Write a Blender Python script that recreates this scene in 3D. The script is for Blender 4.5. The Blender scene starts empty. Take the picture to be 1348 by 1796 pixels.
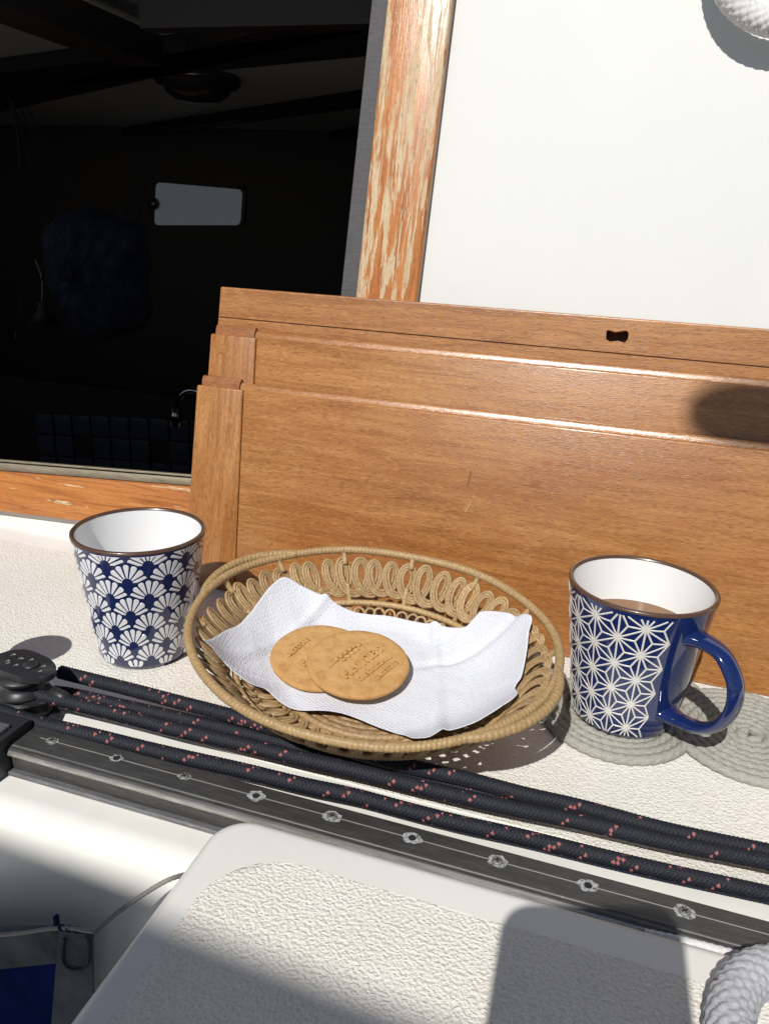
import bpy, bmesh, math, random
import numpy as np
from mathutils import Vector, Matrix, Euler
random.seed(7); rng = np.random.default_rng(7)
PI = math.pi
scene = bpy.context.scene
COL = scene.collection

# ------------------------------------------------------------------ camera
F_PX, YAW, PITCH, ROLL = 1379.86, -16.7537, 19.3881, -3.0924
CAM = Vector((0.1312, -0.3609, 0.3518))
def cam_axes():
    y, p, r = map(math.radians, (YAW, PITCH, ROLL))
    f = Vector((math.sin(y)*math.cos(p), math.cos(y)*math.cos(p), -math.sin(p)))
    rt = Vector((math.cos(y), -math.sin(y), 0)); d = f.cross(rt)
    c, s = math.cos(r), math.sin(r)
    return rt*c + d*s, -rt*s + d*c, f
RT, DN, FW = cam_axes()
cd = bpy.data.cameras.new('camera'); cam = bpy.data.objects.new('camera', cd); COL.objects.link(cam)
cam.matrix_world = Matrix(((RT.x, -DN.x, -FW.x, CAM.x), (RT.y, -DN.y, -FW.y, CAM.y), (RT.z, -DN.z, -FW.z, CAM.z), (0, 0, 0, 1)))
cd.sensor_fit = 'VERTICAL'; cd.sensor_height = 24.0; cd.lens = F_PX/1796*24.0
cd.clip_start = 0.001; cd.clip_end = 500
scene.camera = cam
scene.render.resolution_x = 768; scene.render.resolution_y = 1024

# ------------------------------------------------------------------ light
SUN_AZ, SUN_EL = math.radians(5.5), math.radians(45.0)       # direction the light travels (from behind the camera)
LIGHT = Vector((math.sin(SUN_AZ)*math.cos(SUN_EL), math.cos(SUN_AZ)*math.cos(SUN_EL), -math.sin(SUN_EL)))
world = bpy.data.worlds.new('World'); scene.world = world; world.use_nodes = True
wn = world.node_tree; bg = wn.nodes['Background']
sky = wn.nodes.new('ShaderNodeTexSky'); sky.sky_type = 'NISHITA'; sky.sun_disc = False
sky.sun_elevation = SUN_EL; sky.sun_rotation = SUN_AZ + PI
wn.links.new(sky.outputs[0], bg.inputs[0]); bg.inputs[1].default_value = 0.050
sd = bpy.data.lights.new('sun', 'SUN'); sd.energy = 4.3; sd.angle = math.radians(0.53); sd.color = (1.0, 0.96, 0.90)
sun = bpy.data.objects.new('sun', sd); COL.objects.link(sun)
sun.rotation_euler = LIGHT.to_track_quat('-Z', 'Y').to_euler(); sun.location = (-1, -6, 6)
scene.view_settings.view_transform = 'Standard'; scene.view_settings.look = 'None'
scene.view_settings.gamma = 1.0; scene.view_settings.exposure = 0.0
scene.render.engine = 'CYCLES'
scene.cycles.max_bounces = 8

# ------------------------------------------------------------------ measuring helpers (a pixel of the photo -> a point on a plane)
def ray(px, py): return (RT*(px-674) + DN*(py-898) + FW*F_PX).normalized()
def on_z(px, py, z): d = ray(px, py); return CAM + d*((z-CAM.z)/d.z)
def on_y(px, py, y): d = ray(px, py); return CAM + d*((y-CAM.y)/d.y)

# ------------------------------------------------------------------ object helpers
def tag(o, label=None, cat=None, group=None, kind=None):
    if label: o['label'] = label
    if cat: o['category'] = cat
    if group: o['group'] = group
    if kind: o['kind'] = kind
    return o
def thing(name, label, cat, loc=(0, 0, 0), rot=(0, 0, 0), group=None, scale=None):
    o = bpy.data.objects.new(name, None); COL.objects.link(o); o.empty_display_size = 0.01
    o.location = loc; o.rotation_euler = rot
    return tag(o, label, cat, group)
def mk(name, verts, faces, m, parent=None, smooth=True, idx=None, loc=None, local=True):
    """verts are in the parent's frame (local) ; loc is an extra offset."""
    me = bpy.data.meshes.new(name)
    me.from_pydata([tuple(v) for v in verts], [], [tuple(int(i) for i in f) for f in faces])
    ms = m if isinstance(m, (list, tuple)) else [m]
    for q in ms: me.materials.append(q)
    if idx is not None: me.polygons.foreach_set('material_index', np.asarray(idx, dtype=np.int32))
    me.polygons.foreach_set('use_smooth', [smooth]*len(me.polygons))
    me.update()
    o = bpy.data.objects.new(name, me); COL.objects.link(o)
    if parent is not None: o.parent = parent
    if loc is not None: o.location = loc
    return o
def bm_obj(name, bm, m, parent=None, smooth=True, loc=None, bevel=0, seg=2):
    if bevel:
        bmesh.ops.bevel(bm, geom=list(bm.edges), offset=bevel, segments=seg, profile=0.5, affect='EDGES', clamp_overlap=True)
    bmesh.ops.recalc_face_normals(bm, faces=bm.faces)
    me = bpy.data.meshes.new(name); bm.to_mesh(me); bm.free()
    for q in (m if isinstance(m, (list, tuple)) else [m]): me.materials.append(q)
    me.polygons.foreach_set('use_smooth', [smooth]*len(me.polygons))
    if smooth:
        try: me.set_sharp_from_angle(angle=math.radians(40))
        except Exception: pass
    o = bpy.data.objects.new(name, me); COL.objects.link(o)
    if parent is not None: o.parent = parent
    if loc is not None: o.location = loc
    return o
def bm_box(bm, x0, x1, y0, y1, z0, z1):
    vs = [bm.verts.new((x, y, z)) for x in (x0, x1) for y in (y0, y1) for z in (z0, z1)]
    for f in ((0,1,3,2),(4,6,7,5),(0,4,5,1),(2,3,7,6),(0,2,6,4),(1,5,7,3)): bm.faces.new([vs[i] for i in f])
    return vs
def box(name, b, m, parent=None, bevel=0.0, seg=2, smooth=True):
    bm = bmesh.new(); bm_box(bm, *b); return bm_obj(name, bm, m, parent, smooth, bevel=bevel, seg=seg)
def prism(name, poly, a0, a1, axis, m, parent=None, bevel=0.0, seg=2, smooth=True):
    """extrude a polygon. axis 'x': poly is (y,z); 'y': poly is (x,z); 'z': poly is (x,y)"""
    bm = bmesh.new()
    def v(p, a): return {'x': (a, p[0], p[1]), 'y': (p[0], a, p[1]), 'z': (p[0], p[1], a)}[axis]
    A = [bm.verts.new(v(p, a0)) for p in poly]; B = [bm.verts.new(v(p, a1)) for p in poly]
    n = len(poly)
    bm.faces.new(A); bm.faces.new(B[::-1])
    for i in range(n): bm.faces.new((A[i], A[(i+1) % n], B[(i+1) % n], B[i]))
    return bm_obj(name, bm, m, parent, smooth, bevel=bevel, seg=seg)
def frames(P, closed=False):
    P = np.asarray(P, float); n = len(P)
    if closed: Tn = np.roll(P, -1, 0) - np.roll(P, 1, 0)
    else: Tn = np.gradient(P, axis=0)
    Tn /= np.linalg.norm(Tn, axis=1)[:, None] + 1e-12
    N = np.zeros_like(P)
    up = np.array([0, 0, 1.]) if abs(Tn[0][2]) < .9 else np.array([1., 0, 0])
    v = np.cross(Tn[0], up); v /= np.linalg.norm(v); v = np.cross(v, Tn[0]); N[0] = v
    for i in range(1, n):
        v = N[i-1] - Tn[i]*np.dot(N[i-1], Tn[i]); N[i] = v/(np.linalg.norm(v)+1e-12)
    if closed:                                                     # spread the closing twist
        e = N[-1] - Tn[0]*np.dot(N[-1], Tn[0]); e /= np.linalg.norm(e)
        ang = math.atan2(np.dot(np.cross(e, N[0]), Tn[0]), np.dot(e, N[0]))
        B = np.cross(Tn, N); a = ang*np.arange(n)/n
        N = N*np.cos(a)[:, None] + B*np.sin(a)[:, None]
    return P, Tn, N, np.cross(Tn, N)
def tube_arrays(P, r, sides=8, closed=False, caps=True, rad=None, flat=1.0, NB=None):
    """rad(theta, arclen) gives a radius multiplier; flat squashes the second axis"""
    P, Tn, N, B = frames(P, closed)
    if NB is not None: N, B = NB
    n = len(P)
    seg = np.linalg.norm(np.diff(P, axis=0), axis=1); s = np.concatenate([[0], np.cumsum(seg)])
    th = np.arange(sides)*2*PI/sides
    rr = np.asarray(r)*np.ones(n)
    R = rr[:, None]*np.ones((1, sides))
    if rad is not None: R = R*rad(th[None, :]*np.ones((n, 1)), s[:, None]*np.ones((1, sides)))
    V = P[:, None, :] + N[:, None, :]*(R*np.cos(th))[:, :, None] + B[:, None, :]*(R*np.sin(th)*flat)[:, :, None]
    V = V.reshape(-1, 3)
    m = n if closed else n-1
    i = np.arange(m)[:, None]; j = np.arange(sides)[None, :]
    i2 = (i+1) % n; j2 = (j+1) % sides
    Fq = np.stack([i*sides+j, i*sides+j2, i2*sides+j2, i2*sides+j], -1).reshape(-1, 4)
    Fq = [tuple(q) for q in Fq]
    if caps and not closed:
        Fq.append(tuple(range(sides))[::-1]); Fq.append(tuple((n-1)*sides+k for k in range(sides)))
    return V, Fq, (m, sides)
def tube(name, P, r, m, parent=None, sides=8, closed=False, caps=True, rad=None, flat=1.0, NB=None):
    V, Fq, _ = tube_arrays(P, r, sides, closed, caps, rad, flat, NB)
    return mk(name, V, Fq, m, parent)
def join_arrays(parts):
    V, Fs, off = [], [], 0
    for v, f in parts:
        V.append(np.asarray(v)); Fs += [tuple(int(a)+off for a in q) for q in f]; off += len(v)
    return np.concatenate(V), Fs
def spline(pts, n=60, closed=False):
    """Catmull-Rom through the points"""
    p = [np.array(q, float) for q in pts]
    if closed: p = [p[-1]] + p + [p[0], p[1]]
    else: p = [2*p[0]-p[1]] + p + [2*p[-1]-p[-2]]
    m = len(p)-3; out = []
    for k in range(n if closed else n+1):
        u = k/n*m; i = min(int(u), m-1); t = u-i
        a, b, c, d = p[i:i+4]
        out.append(.5*((2*b)+(-a+c)*t+(2*a-5*b+4*c-d)*t*t+(-a+3*b-3*c+d)*t**3))
    return np.array(out)
def lathe(name, prof, m, parent=None, n=96, loc=None, idx=None, smooth=True):
    V, Fq = [], []
    k = len(prof)
    for i in range(n):
        a = 2*PI*i/n
        for r, z in prof: V.append((r*math.cos(a), r*math.sin(a), z))
    for i in range(n):
        for j in range(k-1):
            a, b = i*k+j, ((i+1) % n)*k+j
            Fq.append((a, b, b+1, a+1))
    o = mk(name, V, Fq, m, parent, smooth, loc=loc)
    bm = bmesh.new(); bm.from_mesh(o.data); bmesh.ops.remove_doubles(bm, verts=bm.verts, dist=1e-7); bmesh.ops.recalc_face_normals(bm, faces=bm.faces); bm.to_mesh(o.data); bm.free()
    return o

# ------------------------------------------------------------------ materials
def new_mat(name, color=(.8, .8, .8), rough=.5, metal=0.0, coat=0.0, coat_rough=.1, spec=.5):
    m = bpy.data.materials.new(name); m.use_nodes = True
    b = m.node_tree.nodes['Principled BSDF']
    b.inputs['Base Color'].default_value = (*color, 1); b.inputs['Roughness'].default_value = rough
    b.inputs['Metallic'].default_value = metal; b.inputs['Coat Weight'].default_value = coat
    b.inputs['Coat Roughness'].default_value = coat_rough; b.inputs['Specular IOR Level'].default_value = spec
    return m
class NT:
    def __init__(s, m): s.t = m.node_tree; s.b = s.t.nodes['Principled BSDF']; s.L = s.t.links
    def n(s, ty, **kw):
        o = s.t.nodes.new(ty)
        for k, v in kw.items(): setattr(o, k, v)
        return o
    def coords(s, scale=(1, 1, 1), kind='Object', rot=(0, 0, 0)):
        tc = s.n('ShaderNodeTexCoord'); mp = s.n('ShaderNodeMapping')
        s.L.new(tc.outputs[kind], mp.inputs[0]); mp.inputs['Scale'].default_value = scale; mp.inputs['Rotation'].default_value = rot
        return mp.outputs[0]
    def noise(s, vec, scale, detail=4, rough=.55, dist=0.0):
        o = s.n('ShaderNodeTexNoise'); s.L.new(vec, o.inputs['Vector'])
        o.inputs['Scale'].default_value = scale; o.inputs['Detail'].default_value = detail; o.inputs['Roughness'].default_value = rough
        o.inputs['Distortion'].default_value = dist
        return o.outputs['Fac']
    def voro(s, vec, scale, feature='F1', rnd=1.0):
        o = s.n('ShaderNodeTexVoronoi', feature=feature); s.L.new(vec, o.inputs['Vector'])
        o.inputs['Scale'].default_value = scale; o.inputs['Randomness'].default_value = rnd
        return o.outputs['Distance']
    def ramp(s, fac, stops):
        o = s.n('ShaderNodeValToRGB'); s.L.new(fac, o.inputs[0]); e = o.color_ramp.elements
        while len(e) < len(stops): e.new(.5)
        for k, (p, c) in enumerate(stops):
            e[k].position = p; e[k].color = (*c, 1) if isinstance(c, (tuple, list)) else (c, c, c, 1)
        return o.outputs[0]
    def math(s, op, a, b=None, clamp=False):
        o = s.n('ShaderNodeMath', operation=op, use_clamp=clamp)
        for k, v in enumerate((a, b)):
            if v is None: continue
            if isinstance(v, (int, float)): o.inputs[k].default_value = v
            else: s.L.new(v, o.inputs[k])
        return o.outputs[0]
    def mix(s, fac, a, b, blend='MIX'):
        o = s.n('ShaderNodeMix', data_type='RGBA', blend_type=blend)
        if isinstance(fac, (int, float)): o.inputs['Factor'].default_value = fac
        else: s.L.new(fac, o.inputs['Factor'])
        for k, v in ((6, a), (7, b)):
            if isinstance(v, tuple): o.inputs[k].default_value = (*v, 1)
            else: s.L.new(v, o.inputs[k])
        return o.outputs[2]
    def bump(s, h, strength=.5, dist=.001, prev=None):
        o = s.n('ShaderNodeBump'); s.L.new(h, o.inputs['Height']); o.inputs['Strength'].default_value = strength; o.inputs['Distance'].default_value = dist
        if prev is not None: s.L.new(prev, o.inputs['Normal'])
        return o.outputs[0]
    def set(s, name, v):
        if isinstance(v, (int, float)): s.b.inputs[name].default_value = v
        else: s.L.new(v, s.b.inputs[name])

def gelcoat(name, color, dirt=.12, rough=.32, bump=.15):
    m = new_mat(name, color, rough); t = NT(m)
    v = t.coords()
    a = t.noise(v, 9, 5, .6); b = t.noise(v, 140, 3, .6)
    c = t.ramp(a, [(.3, tuple(x*(1-dirt) for x in color)), (.62, color)])
    d = t.ramp(b, [(.70, (0, 0, 0)), (.80, (1, 1, 1))])
    c2 = t.mix(t.math('MULTIPLY', d, .25), c, tuple(x*.6 for x in color))
    t.set('Base Color', c2)
    t.set('Roughness', t.math('ADD', t.math('MULTIPLY', a, .25), rough-.1))
    t.set('Normal', t.bump(t.noise(v, 60, 3), bump, .0006))
    return m
def nonskid(name, color, cell, depth, strength=1.0, mask=None, dirtcol=(.5, .45, .34)):
    m = new_mat(name, color, .42); t = NT(m)
    v = t.coords()
    n1 = t.noise(v, cell, 1.5, .45, .15); n2 = t.voro(v, cell*.9, 'SMOOTH_F1')
    h = t.math('ADD', t.math('MULTIPLY', t.ramp(n1, [(.36, 0.0), (.64, 1.0)]), .9), t.math('MULTIPLY', n2, .35))
    st = t.noise(v, 7, 5, .65)
    spots = t.ramp(t.noise(v, 55, 3, .7), [(.66, (0, 0, 0)), (.78, (1, 1, 1))])
    c = t.ramp(h, [(.1, tuple(x*.86 for x in color)), (.5, color)])
    c = t.mix(t.math('MULTIPLY', t.ramp(st, [(.5, 0.0), (.8, 1.0)]), .22), c, dirtcol)
    c = t.mix(t.math('MULTIPLY', spots, .16), c, (.45, .36, .22))
    t.set('Base Color', c); t.set('Normal', t.bump(h, strength, depth))
    return m
def varnished(name, axis='x', hue=1.0, dark=(.16, .055, .012), mid=(.340, .142, .036), light=(.50, .245, .080), rough=.34, coat=.4, seed=0.0, red=.35):
    """teak under varnish; axis = the direction of the grain in object space"""
    m = new_mat(name, mid, rough, coat=coat, coat_rough=.16); t = NT(m)
    sc = {'x': (1, 14, 14), 'z': (14, 14, 1)}[axis]; sf = {'x': (1, 7, 7), 'z': (7, 7, 1)}[axis]
    tc = t.n('ShaderNodeTexCoord'); mp = t.n('ShaderNodeMapping'); mp.inputs['Location'].default_value = (seed, seed*.7, seed*.3)
    t.L.new(tc.outputs['Object'], mp.inputs[0])
    def scl(s3):
        q = t.n('ShaderNodeMapping'); t.L.new(mp.outputs[0], q.inputs[0]); q.inputs['Scale'].default_value = s3; return q.outputs[0]
    g = t.noise(scl(sc), 9, 6, .62, 1.2)
    pores = t.noise(scl(sf), 160, 2, .6, .3)
    broad = t.noise(scl((2, 5, 5) if axis == 'x' else (5, 5, 2)), 2.6, 4, .6, .8)
    c = t.ramp(g, [(.25, dark), (.45, mid), (.72, light)])
    c = t.mix(.75, mid, c)
    c = t.mix(t.math('MULTIPLY', t.ramp(broad, [(.4, 0.0), (.75, 1.0)]), min(1, red*1.5)), c, (.27, .080, .020))
    streak = t.noise(scl((.5, 16, 16) if axis == 'x' else (16, 16, .5)), 3.2, 3, .6, .5)
    c = t.mix(t.math('MULTIPLY', t.ramp(streak, [(.52, 0.0), (.75, 1.0)]), .45), c, dark)
    hz = t.noise(mp.outputs[0], 14, 5, .7, .6)
    c = t.mix(t.math('MULTIPLY', t.ramp(hz, [(.60, 0.0), (.78, 1.0)]), .30), c, (.52, .30, .15))
    pm = t.ramp(pores, [(.50, 0.0), (.64, 1.0)])
    c = t.mix(t.math('MULTIPLY', pm, .60), c, dark)
    lt = t.ramp(t.noise(scl(sf), 130, 2, .6), [(.54, 0.0), (.68, 1.0)])
    c = t.mix(t.math('MULTIPLY', lt, .48), c, light)
    t.set('Base Color', c)
    t.set('Roughness', t.math('ADD', t.math('MULTIPLY', g, .2), rough-.08))
    t.set('Normal', t.bump(pm, .2, .0003, t.bump(t.noise(scl((.6, 2, 2) if axis == 'x' else (2, 2, .6)), 30, 2), .12, .0012)))
    return m
def weathered(name, axis='z', seed=0.0, bare=.5):
    """varnish flaking off teak, bare grey-cream streaks along the grain"""
    m = new_mat(name, (.4, .17, .05), .45, coat=.2, coat_rough=.3); t = NT(m)
    tc = t.n('ShaderNodeTexCoord'); mp = t.n('ShaderNodeMapping'); mp.inputs['Location'].default_value = (seed, seed*.4, seed)
    t.L.new(tc.outputs['Object'], mp.inputs[0])
    def scl(a, b):
        q = t.n('ShaderNodeMapping'); t.L.new(mp.outputs[0], q.inputs[0]); q.inputs['Scale'].default_value = (b, a, a) if axis == 'x' else (a, a, b); return q.outputs[0]
    patch = t.noise(scl(9, .8), 13, 5, .66, .6); fine = t.noise(scl(10, .7), 42, 4, .7, .3)
    mask = t.math('ADD', t.math('MULTIPLY', patch, .62), t.math('MULTIPLY', fine, .38))
    mk_ = t.ramp(mask, [(bare, 0.0), (bare+.035, 1.0)])
    var = t.ramp(t.noise(scl(9, .6), 14, 5, .6, .8), [(.25, (.19, .055, .012)), (.5, (.42, .15, .034)), (.8, (.55, .24, .065))])
    gray = t.ramp(fine, [(.3, (.36, .25, .14)), (.5, (.52, .40, .25)), (.8, (.64, .52, .36))])
    c = t.mix(mk_, var, gray)
    pore = t.ramp(t.noise(scl(8, 1), 150, 2, .6), [(.56, 0.0), (.66, 1.0)])
    c = t.mix(t.math('MULTIPLY', pore, .45), c, (.13, .055, .02))
    t.set('Base Color', c); t.set('Roughness', t.ramp(mk_, [(0, .3), (1, .75)])); t.set('Coat Weight', t.ramp(mk_, [(0, .25), (1, .0)]))
    t.set('Normal', t.bump(fine, .5, .0008, t.bump(mk_, -.4, .0006)))
    return m

M = {}
M['gel'] = gelcoat('gelcoat_white', (.80, .79, .75))
M['gel_wall'] = gelcoat('gelcoat_wall', (.63, .642, .632), .04, .55, .05)
t = NT(M['gel_wall']); v = t.coords((1, 1, .25)); _b = t.b.inputs['Base Color'].links[0].from_socket
_s = t.ramp(t.noise(v, 60, 6, .75, 2.5), [(.66, 0.0), (.72, 1.0)])
t.set('Base Color', t.mix(t.math('MULTIPLY', _s, .16), _b, (.30, .30, .28)))
M['gel_seat'] = gelcoat('gelcoat_seat', (.74, .735, .70), .06, .3, .12)
M['nonskid_deck'] = nonskid('nonskid_deck', (.82, .80, .74), 560, .0006, .8)
M['nonskid_seat'] = nonskid('nonskid_seat', (.80, .78, .72), 520, .0007, .75)
M['teak1'] = varnished('teak_board_front', 'x', seed=0.3, red=.5)
M['teak1s'] = varnished('teak_stile_front', 'z', seed=1.3, red=.3, rough=.34)
M['teak2'] = varnished('teak_board_middle', 'x', seed=2.3, red=.3)
M['teak2s'] = varnished('teak_stile_middle', 'z', seed=3.3)
M['teak3'] = varnished('teak_board_rear', 'x', seed=5.1, red=.35)
M['teak_edge'] = varnished('teak_edge', 'x', seed=6.1, rough=.24, coat=.8)
M['teak_end'] = varnished('teak_tongue', 'x', seed=7.1, dark=(.12, .04, .014), mid=(.29, .115, .04), light=(.40, .18, .06), rough=.24, coat=.7)
M['groove'] = new_mat('dark_groove', (.05, .02, .008), .8)
M['jamb'] = weathered('weathered_jamb', 'z', .2, .496)
M['sill'] = weathered('weathered_sill', 'x', 3.7, .60)
def alloy(name, col, rough=.45, scr=.3):
    m = new_mat(name, col, rough, metal=.75); t = NT(m); v = t.coords((1, 8, 8))
    a = t.noise(v, 60, 5, .7); sp = t.ramp(t.noise(t.coords(), 260, 3, .7), [(.62, 0.0), (.74, 1.0)])
    c = t.ramp(a, [(.3, tuple(x*.75 for x in col)), (.7, tuple(min(1, x*1.35) for x in col))])
    c = t.mix(t.math('MULTIPLY', sp, scr), c, (.42, .40, .36))
    t.set('Base Color', c); t.set('Roughness', t.math('ADD', t.math('MULTIPLY', a, .3), rough-.1)); t.set('Normal', t.bump(a, .15, .0003))
    return m
M['track'] = alloy('anodised_track', (.105, .103, .100), .5, .18)
M['lip'] = alloy('polished_lip', (.60, .57, .52), .22, .2)
M['corroded'] = alloy('corroded_flange', (.20, .20, .21), .6, .8)
M['channel'] = alloy('aluminium_channel', (.085, .083, .088), .75, .15); M['channel'].node_tree.nodes['Principled BSDF'].inputs['Metallic'].default_value = .2
M['sillmetal'] = alloy('sill_channel', (.26, .23, .17), .55, .3)
M['screw'] = alloy('stainless_screw', (.26, .255, .24), .6, .5)
M['salt'] = new_mat('salt_bloom', (.17, .175, .18), .9); t = NT(M['salt']); v = t.coords()
t.set('Base Color', t.ramp(t.noise(v, 600, 3, .7), [(.36, (.06, .06, .06)), (.47, (.24, .25, .255)), (.65, (.46, .47, .48))]))
M['holeblack'] = new_mat('bore_black', (.012, .012, .013), .9)
M['scored'] = new_mat('scored_metal', (.38, .37, .35), .45, metal=.4)
def plasticb(name='block_plastic', col=(.022, .023, .026), rough=.42):
    m = new_mat(name, col, rough); t = NT(m); v = t.coords()
    a = t.noise(v, 60, 5, .7); sp = t.ramp(a, [(.55, 0.0), (.75, 1.0)])
    t.set('Base Color', t.mix(t.math('MULTIPLY', sp, .35), col, (.16, .16, .17))); t.set('Normal', t.bump(a, .2, .0004)); return m
M['block'] = plasticb(); M['block_print'] = new_mat('worn_print', (.22, .22, .21), .7)
def rope_mat(name, col, col2, rough=.75):
    m = new_mat(name, col, rough, spec=.25); t = NT(m); v = t.coords()
    a = t.noise(v, 900, 3, .7); b = t.noise(v, 40, 3, .6)
    c = t.mix(t.ramp(a, [(.35, 0.0), (.7, 1.0)]), col, col2)
    c = t.mix(t.math('MULTIPLY', t.ramp(b, [(.45, 0.0), (.7, 1.0)]), .3), c, tuple(x*1.6+.01 for x in col))
    t.set('Base Color', c); t.set('Normal', t.bump(a, .5, .0003)); return m
M['rope'] = rope_mat('black_braid', (.008, .009, .014), (.022, .025, .036), .6)
M['fleck'] = rope_mat('pink_fleck', (.28, .080, .082), (.44, .17, .165))
M['rope_white'] = rope_mat('white_braid', (.52, .52, .53), (.68, .68, .68))
M['rope_old'] = rope_mat('greyed_white_braid', (.33, .34, .36), (.48, .48, .50))
M['rope_grey'] = rope_mat('grey_cord', (.245, .242, .212), (.43, .425, .38))
M['rope_grey'].name = 'weathered_grey_cord'
M['cord'] = rope_mat('thin_cord', (.17, .165, .15), (.28, .27, .25))
def ceramic(name, col, rough=.12, coat=.4):
    m = new_mat(name, col, rough, coat=coat, coat_rough=.04); t = NT(m); v = t.coords()
    t.set('Normal', t.bump(t.noise(v, 35, 2), .12, .0012)); return m
M['navy'] = ceramic('navy_glaze', (.010, .018, .080)); M['blue'] = ceramic('cobalt_glaze', (.008, .020, .098), .1, .6)
M['white_glaze'] = ceramic('white_glaze', (.78, .79, .80)); M['petal'] = ceramic('white_petal_glaze', (.72, .73, .76), .16)
M['lineglaze'] = ceramic('cream_line_glaze', (.68, .67, .64), .2)
M['brownrim'] = new_mat('brown_rim', (.085, .045, .028), .3, coat=.3)
tea = new_mat('tea', (.20, .095, .028), .05); M['tea'] = tea
def cane_mat(name, a, b):
    m = new_mat(name, a, .5); t = NT(m); v = t.coords()
    n = t.noise(v, 420, 3, .7); n2 = t.noise(v, 25, 3)
    c = t.ramp(n, [(.3, tuple(x*.7 for x in a)), (.5, a), (.75, b)])
    c = t.mix(t.math('MULTIPLY', t.ramp(n2, [(.45, 0.0), (.7, 1.0)]), .35), c, tuple(x*.8 for x in a))
    oi = t.n('ShaderNodeObjectInfo')
    c = t.mix(t.math('MULTIPLY', oi.outputs['Random'], .42), c, tuple(x*.50 for x in a))
    t.set('Base Color', c); t.set('Normal', t.bump(n, .3, .0003)); return m
M['cane'] = cane_mat('cane', (.42, .275, .13), (.58, .42, .23)); M['wrap'] = cane_mat('cane_wrap', (.43, .285, .13), (.60, .43, .23))
M['cane_dark'] = cane_mat('cane_base', (.32, .20, .09), (.48, .33, .17))
paper = new_mat('kitchen_paper', (.635, .655, .715), .9, spec=.2); t = NT(paper); v = t.coords(rot=(0, 0, .5))
e1 = t.voro(v, 400, 'F1', .35); e2 = t.noise(v, 120, 3, .6)
t.set('Normal', t.bump(t.math('ADD', t.ramp(e1, [(.15, 1.0), (.5, 0.0)]), t.math('MULTIPLY', e2, .5)), .55, .0006)); M['paper'] = paper
paper.node_tree.nodes['Principled BSDF'].inputs['Subsurface Weight'].default_value = .0
bis = new_mat('biscuit', (.56, .30, .11), .75, spec=.25); t = NT(bis); v = t.coords()
n = t.noise(v, 90, 6, .7); n2 = t.noise(v, 28, 3)
c = t.ramp(n, [(.3, (.40, .21, .070)), (.5, (.53, .315, .125)), (.75, (.62, .40, .18))])
c = t.mix(t.math('MULTIPLY', t.ramp(n2, [(.45, 0.0), (.7, 1.0)]), .2), c, (.44, .22, .07))
tcb = t.n('ShaderNodeTexCoord'); vm = t.n('ShaderNodeVectorMath', operation='LENGTH'); t.L.new(tcb.outputs['Object'], vm.inputs[0])
edge_ = t.ramp(t.math('ADD', vm.outputs['Value'], t.math('MULTIPLY', n2, .012)), [(.036, 0.0), (.046, 1.0)])
c = t.mix(t.math('MULTIPLY', edge_, .35), c, (.40, .17, .045))
c = t.mix(t.math('MULTIPLY', t.ramp(t.noise(v, 420, 3, .7), [(.60, 0.0), (.70, 1.0)]), .5), c, (.33, .14, .04))
t.set('Base Color', c); t.set('Normal', t.bump(t.noise(v, 240, 5, .75), .55, .0009)); M['biscuit'] = bis
def flat(name, col, rough=.7, **k): m = new_mat(name, col, rough, **k); M[name] = m; return m
def fabric(name, col, sc=700):
    m = new_mat(name, col, .95, spec=.08); t = NT(m); v = t.coords(); a = t.noise(v, sc, 3, .7); b = t.noise(v, 30, 4, .6)
    t.set('Base Color', t.mix(t.ramp(b, [(.35, 0.0), (.7, 1.0)]), col, tuple(x*.45 for x in col))); t.set('Normal', t.bump(a, .5, .0004)); M[name] = m; return m
fabric('canvas_blue', (.004, .014, .105)); fabric('trim_grey', (.10, .115, .13)); fabric('strap_blue', (.006, .018, .065)); fabric('occluder_blue', (.03, .05, .13))
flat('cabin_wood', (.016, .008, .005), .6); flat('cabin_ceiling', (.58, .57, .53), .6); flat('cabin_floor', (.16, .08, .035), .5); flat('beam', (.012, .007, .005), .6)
flat('tile_glaze', (.045, .055, .068), .3); flat('grout', (.03, .03, .03), .9); flat('lamp_metal', (.12, .12, .12), .25, metal=.8); flat('chrome', (.5, .5, .5), .12, metal=1.0)
flat('net_string', (.018, .028, .026), .9); fabric('bag_cloth', (.05, .055, .085), 30)
flat('phone_black', (.01, .01, .012), .3); flat('lens_glass', (.01, .01, .02), .05); flat('occluder_brown', (.30, .14, .05), .4)
win = new_mat('frosted_pane', (.3, .3, .3), .5); NT(win).set('Emission Strength', .052); win.node_tree.nodes['Principled BSDF'].inputs['Emission Color'].default_value = (.80, .90, 1.0, 1); M['pane'] = win
sea = new_mat('sea_water', (.02, .05, .07), .12); t = NT(sea); t.set('Normal', t.bump(t.noise(t.coords(), 1.5, 6, .6), .6, .1)); M['sea'] = sea

# ================================================================== SETTING
LEAN = math.radians(12); TN = math.tan(LEAN)
# sea round the boat
tag(mk('sea', [(-200, -200, -2.2), (200, -200, -2.2), (200, 200, -2.2), (-200, 200, -2.2)], [(0, 1, 2, 3)], M['sea']), kind='structure')
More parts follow.
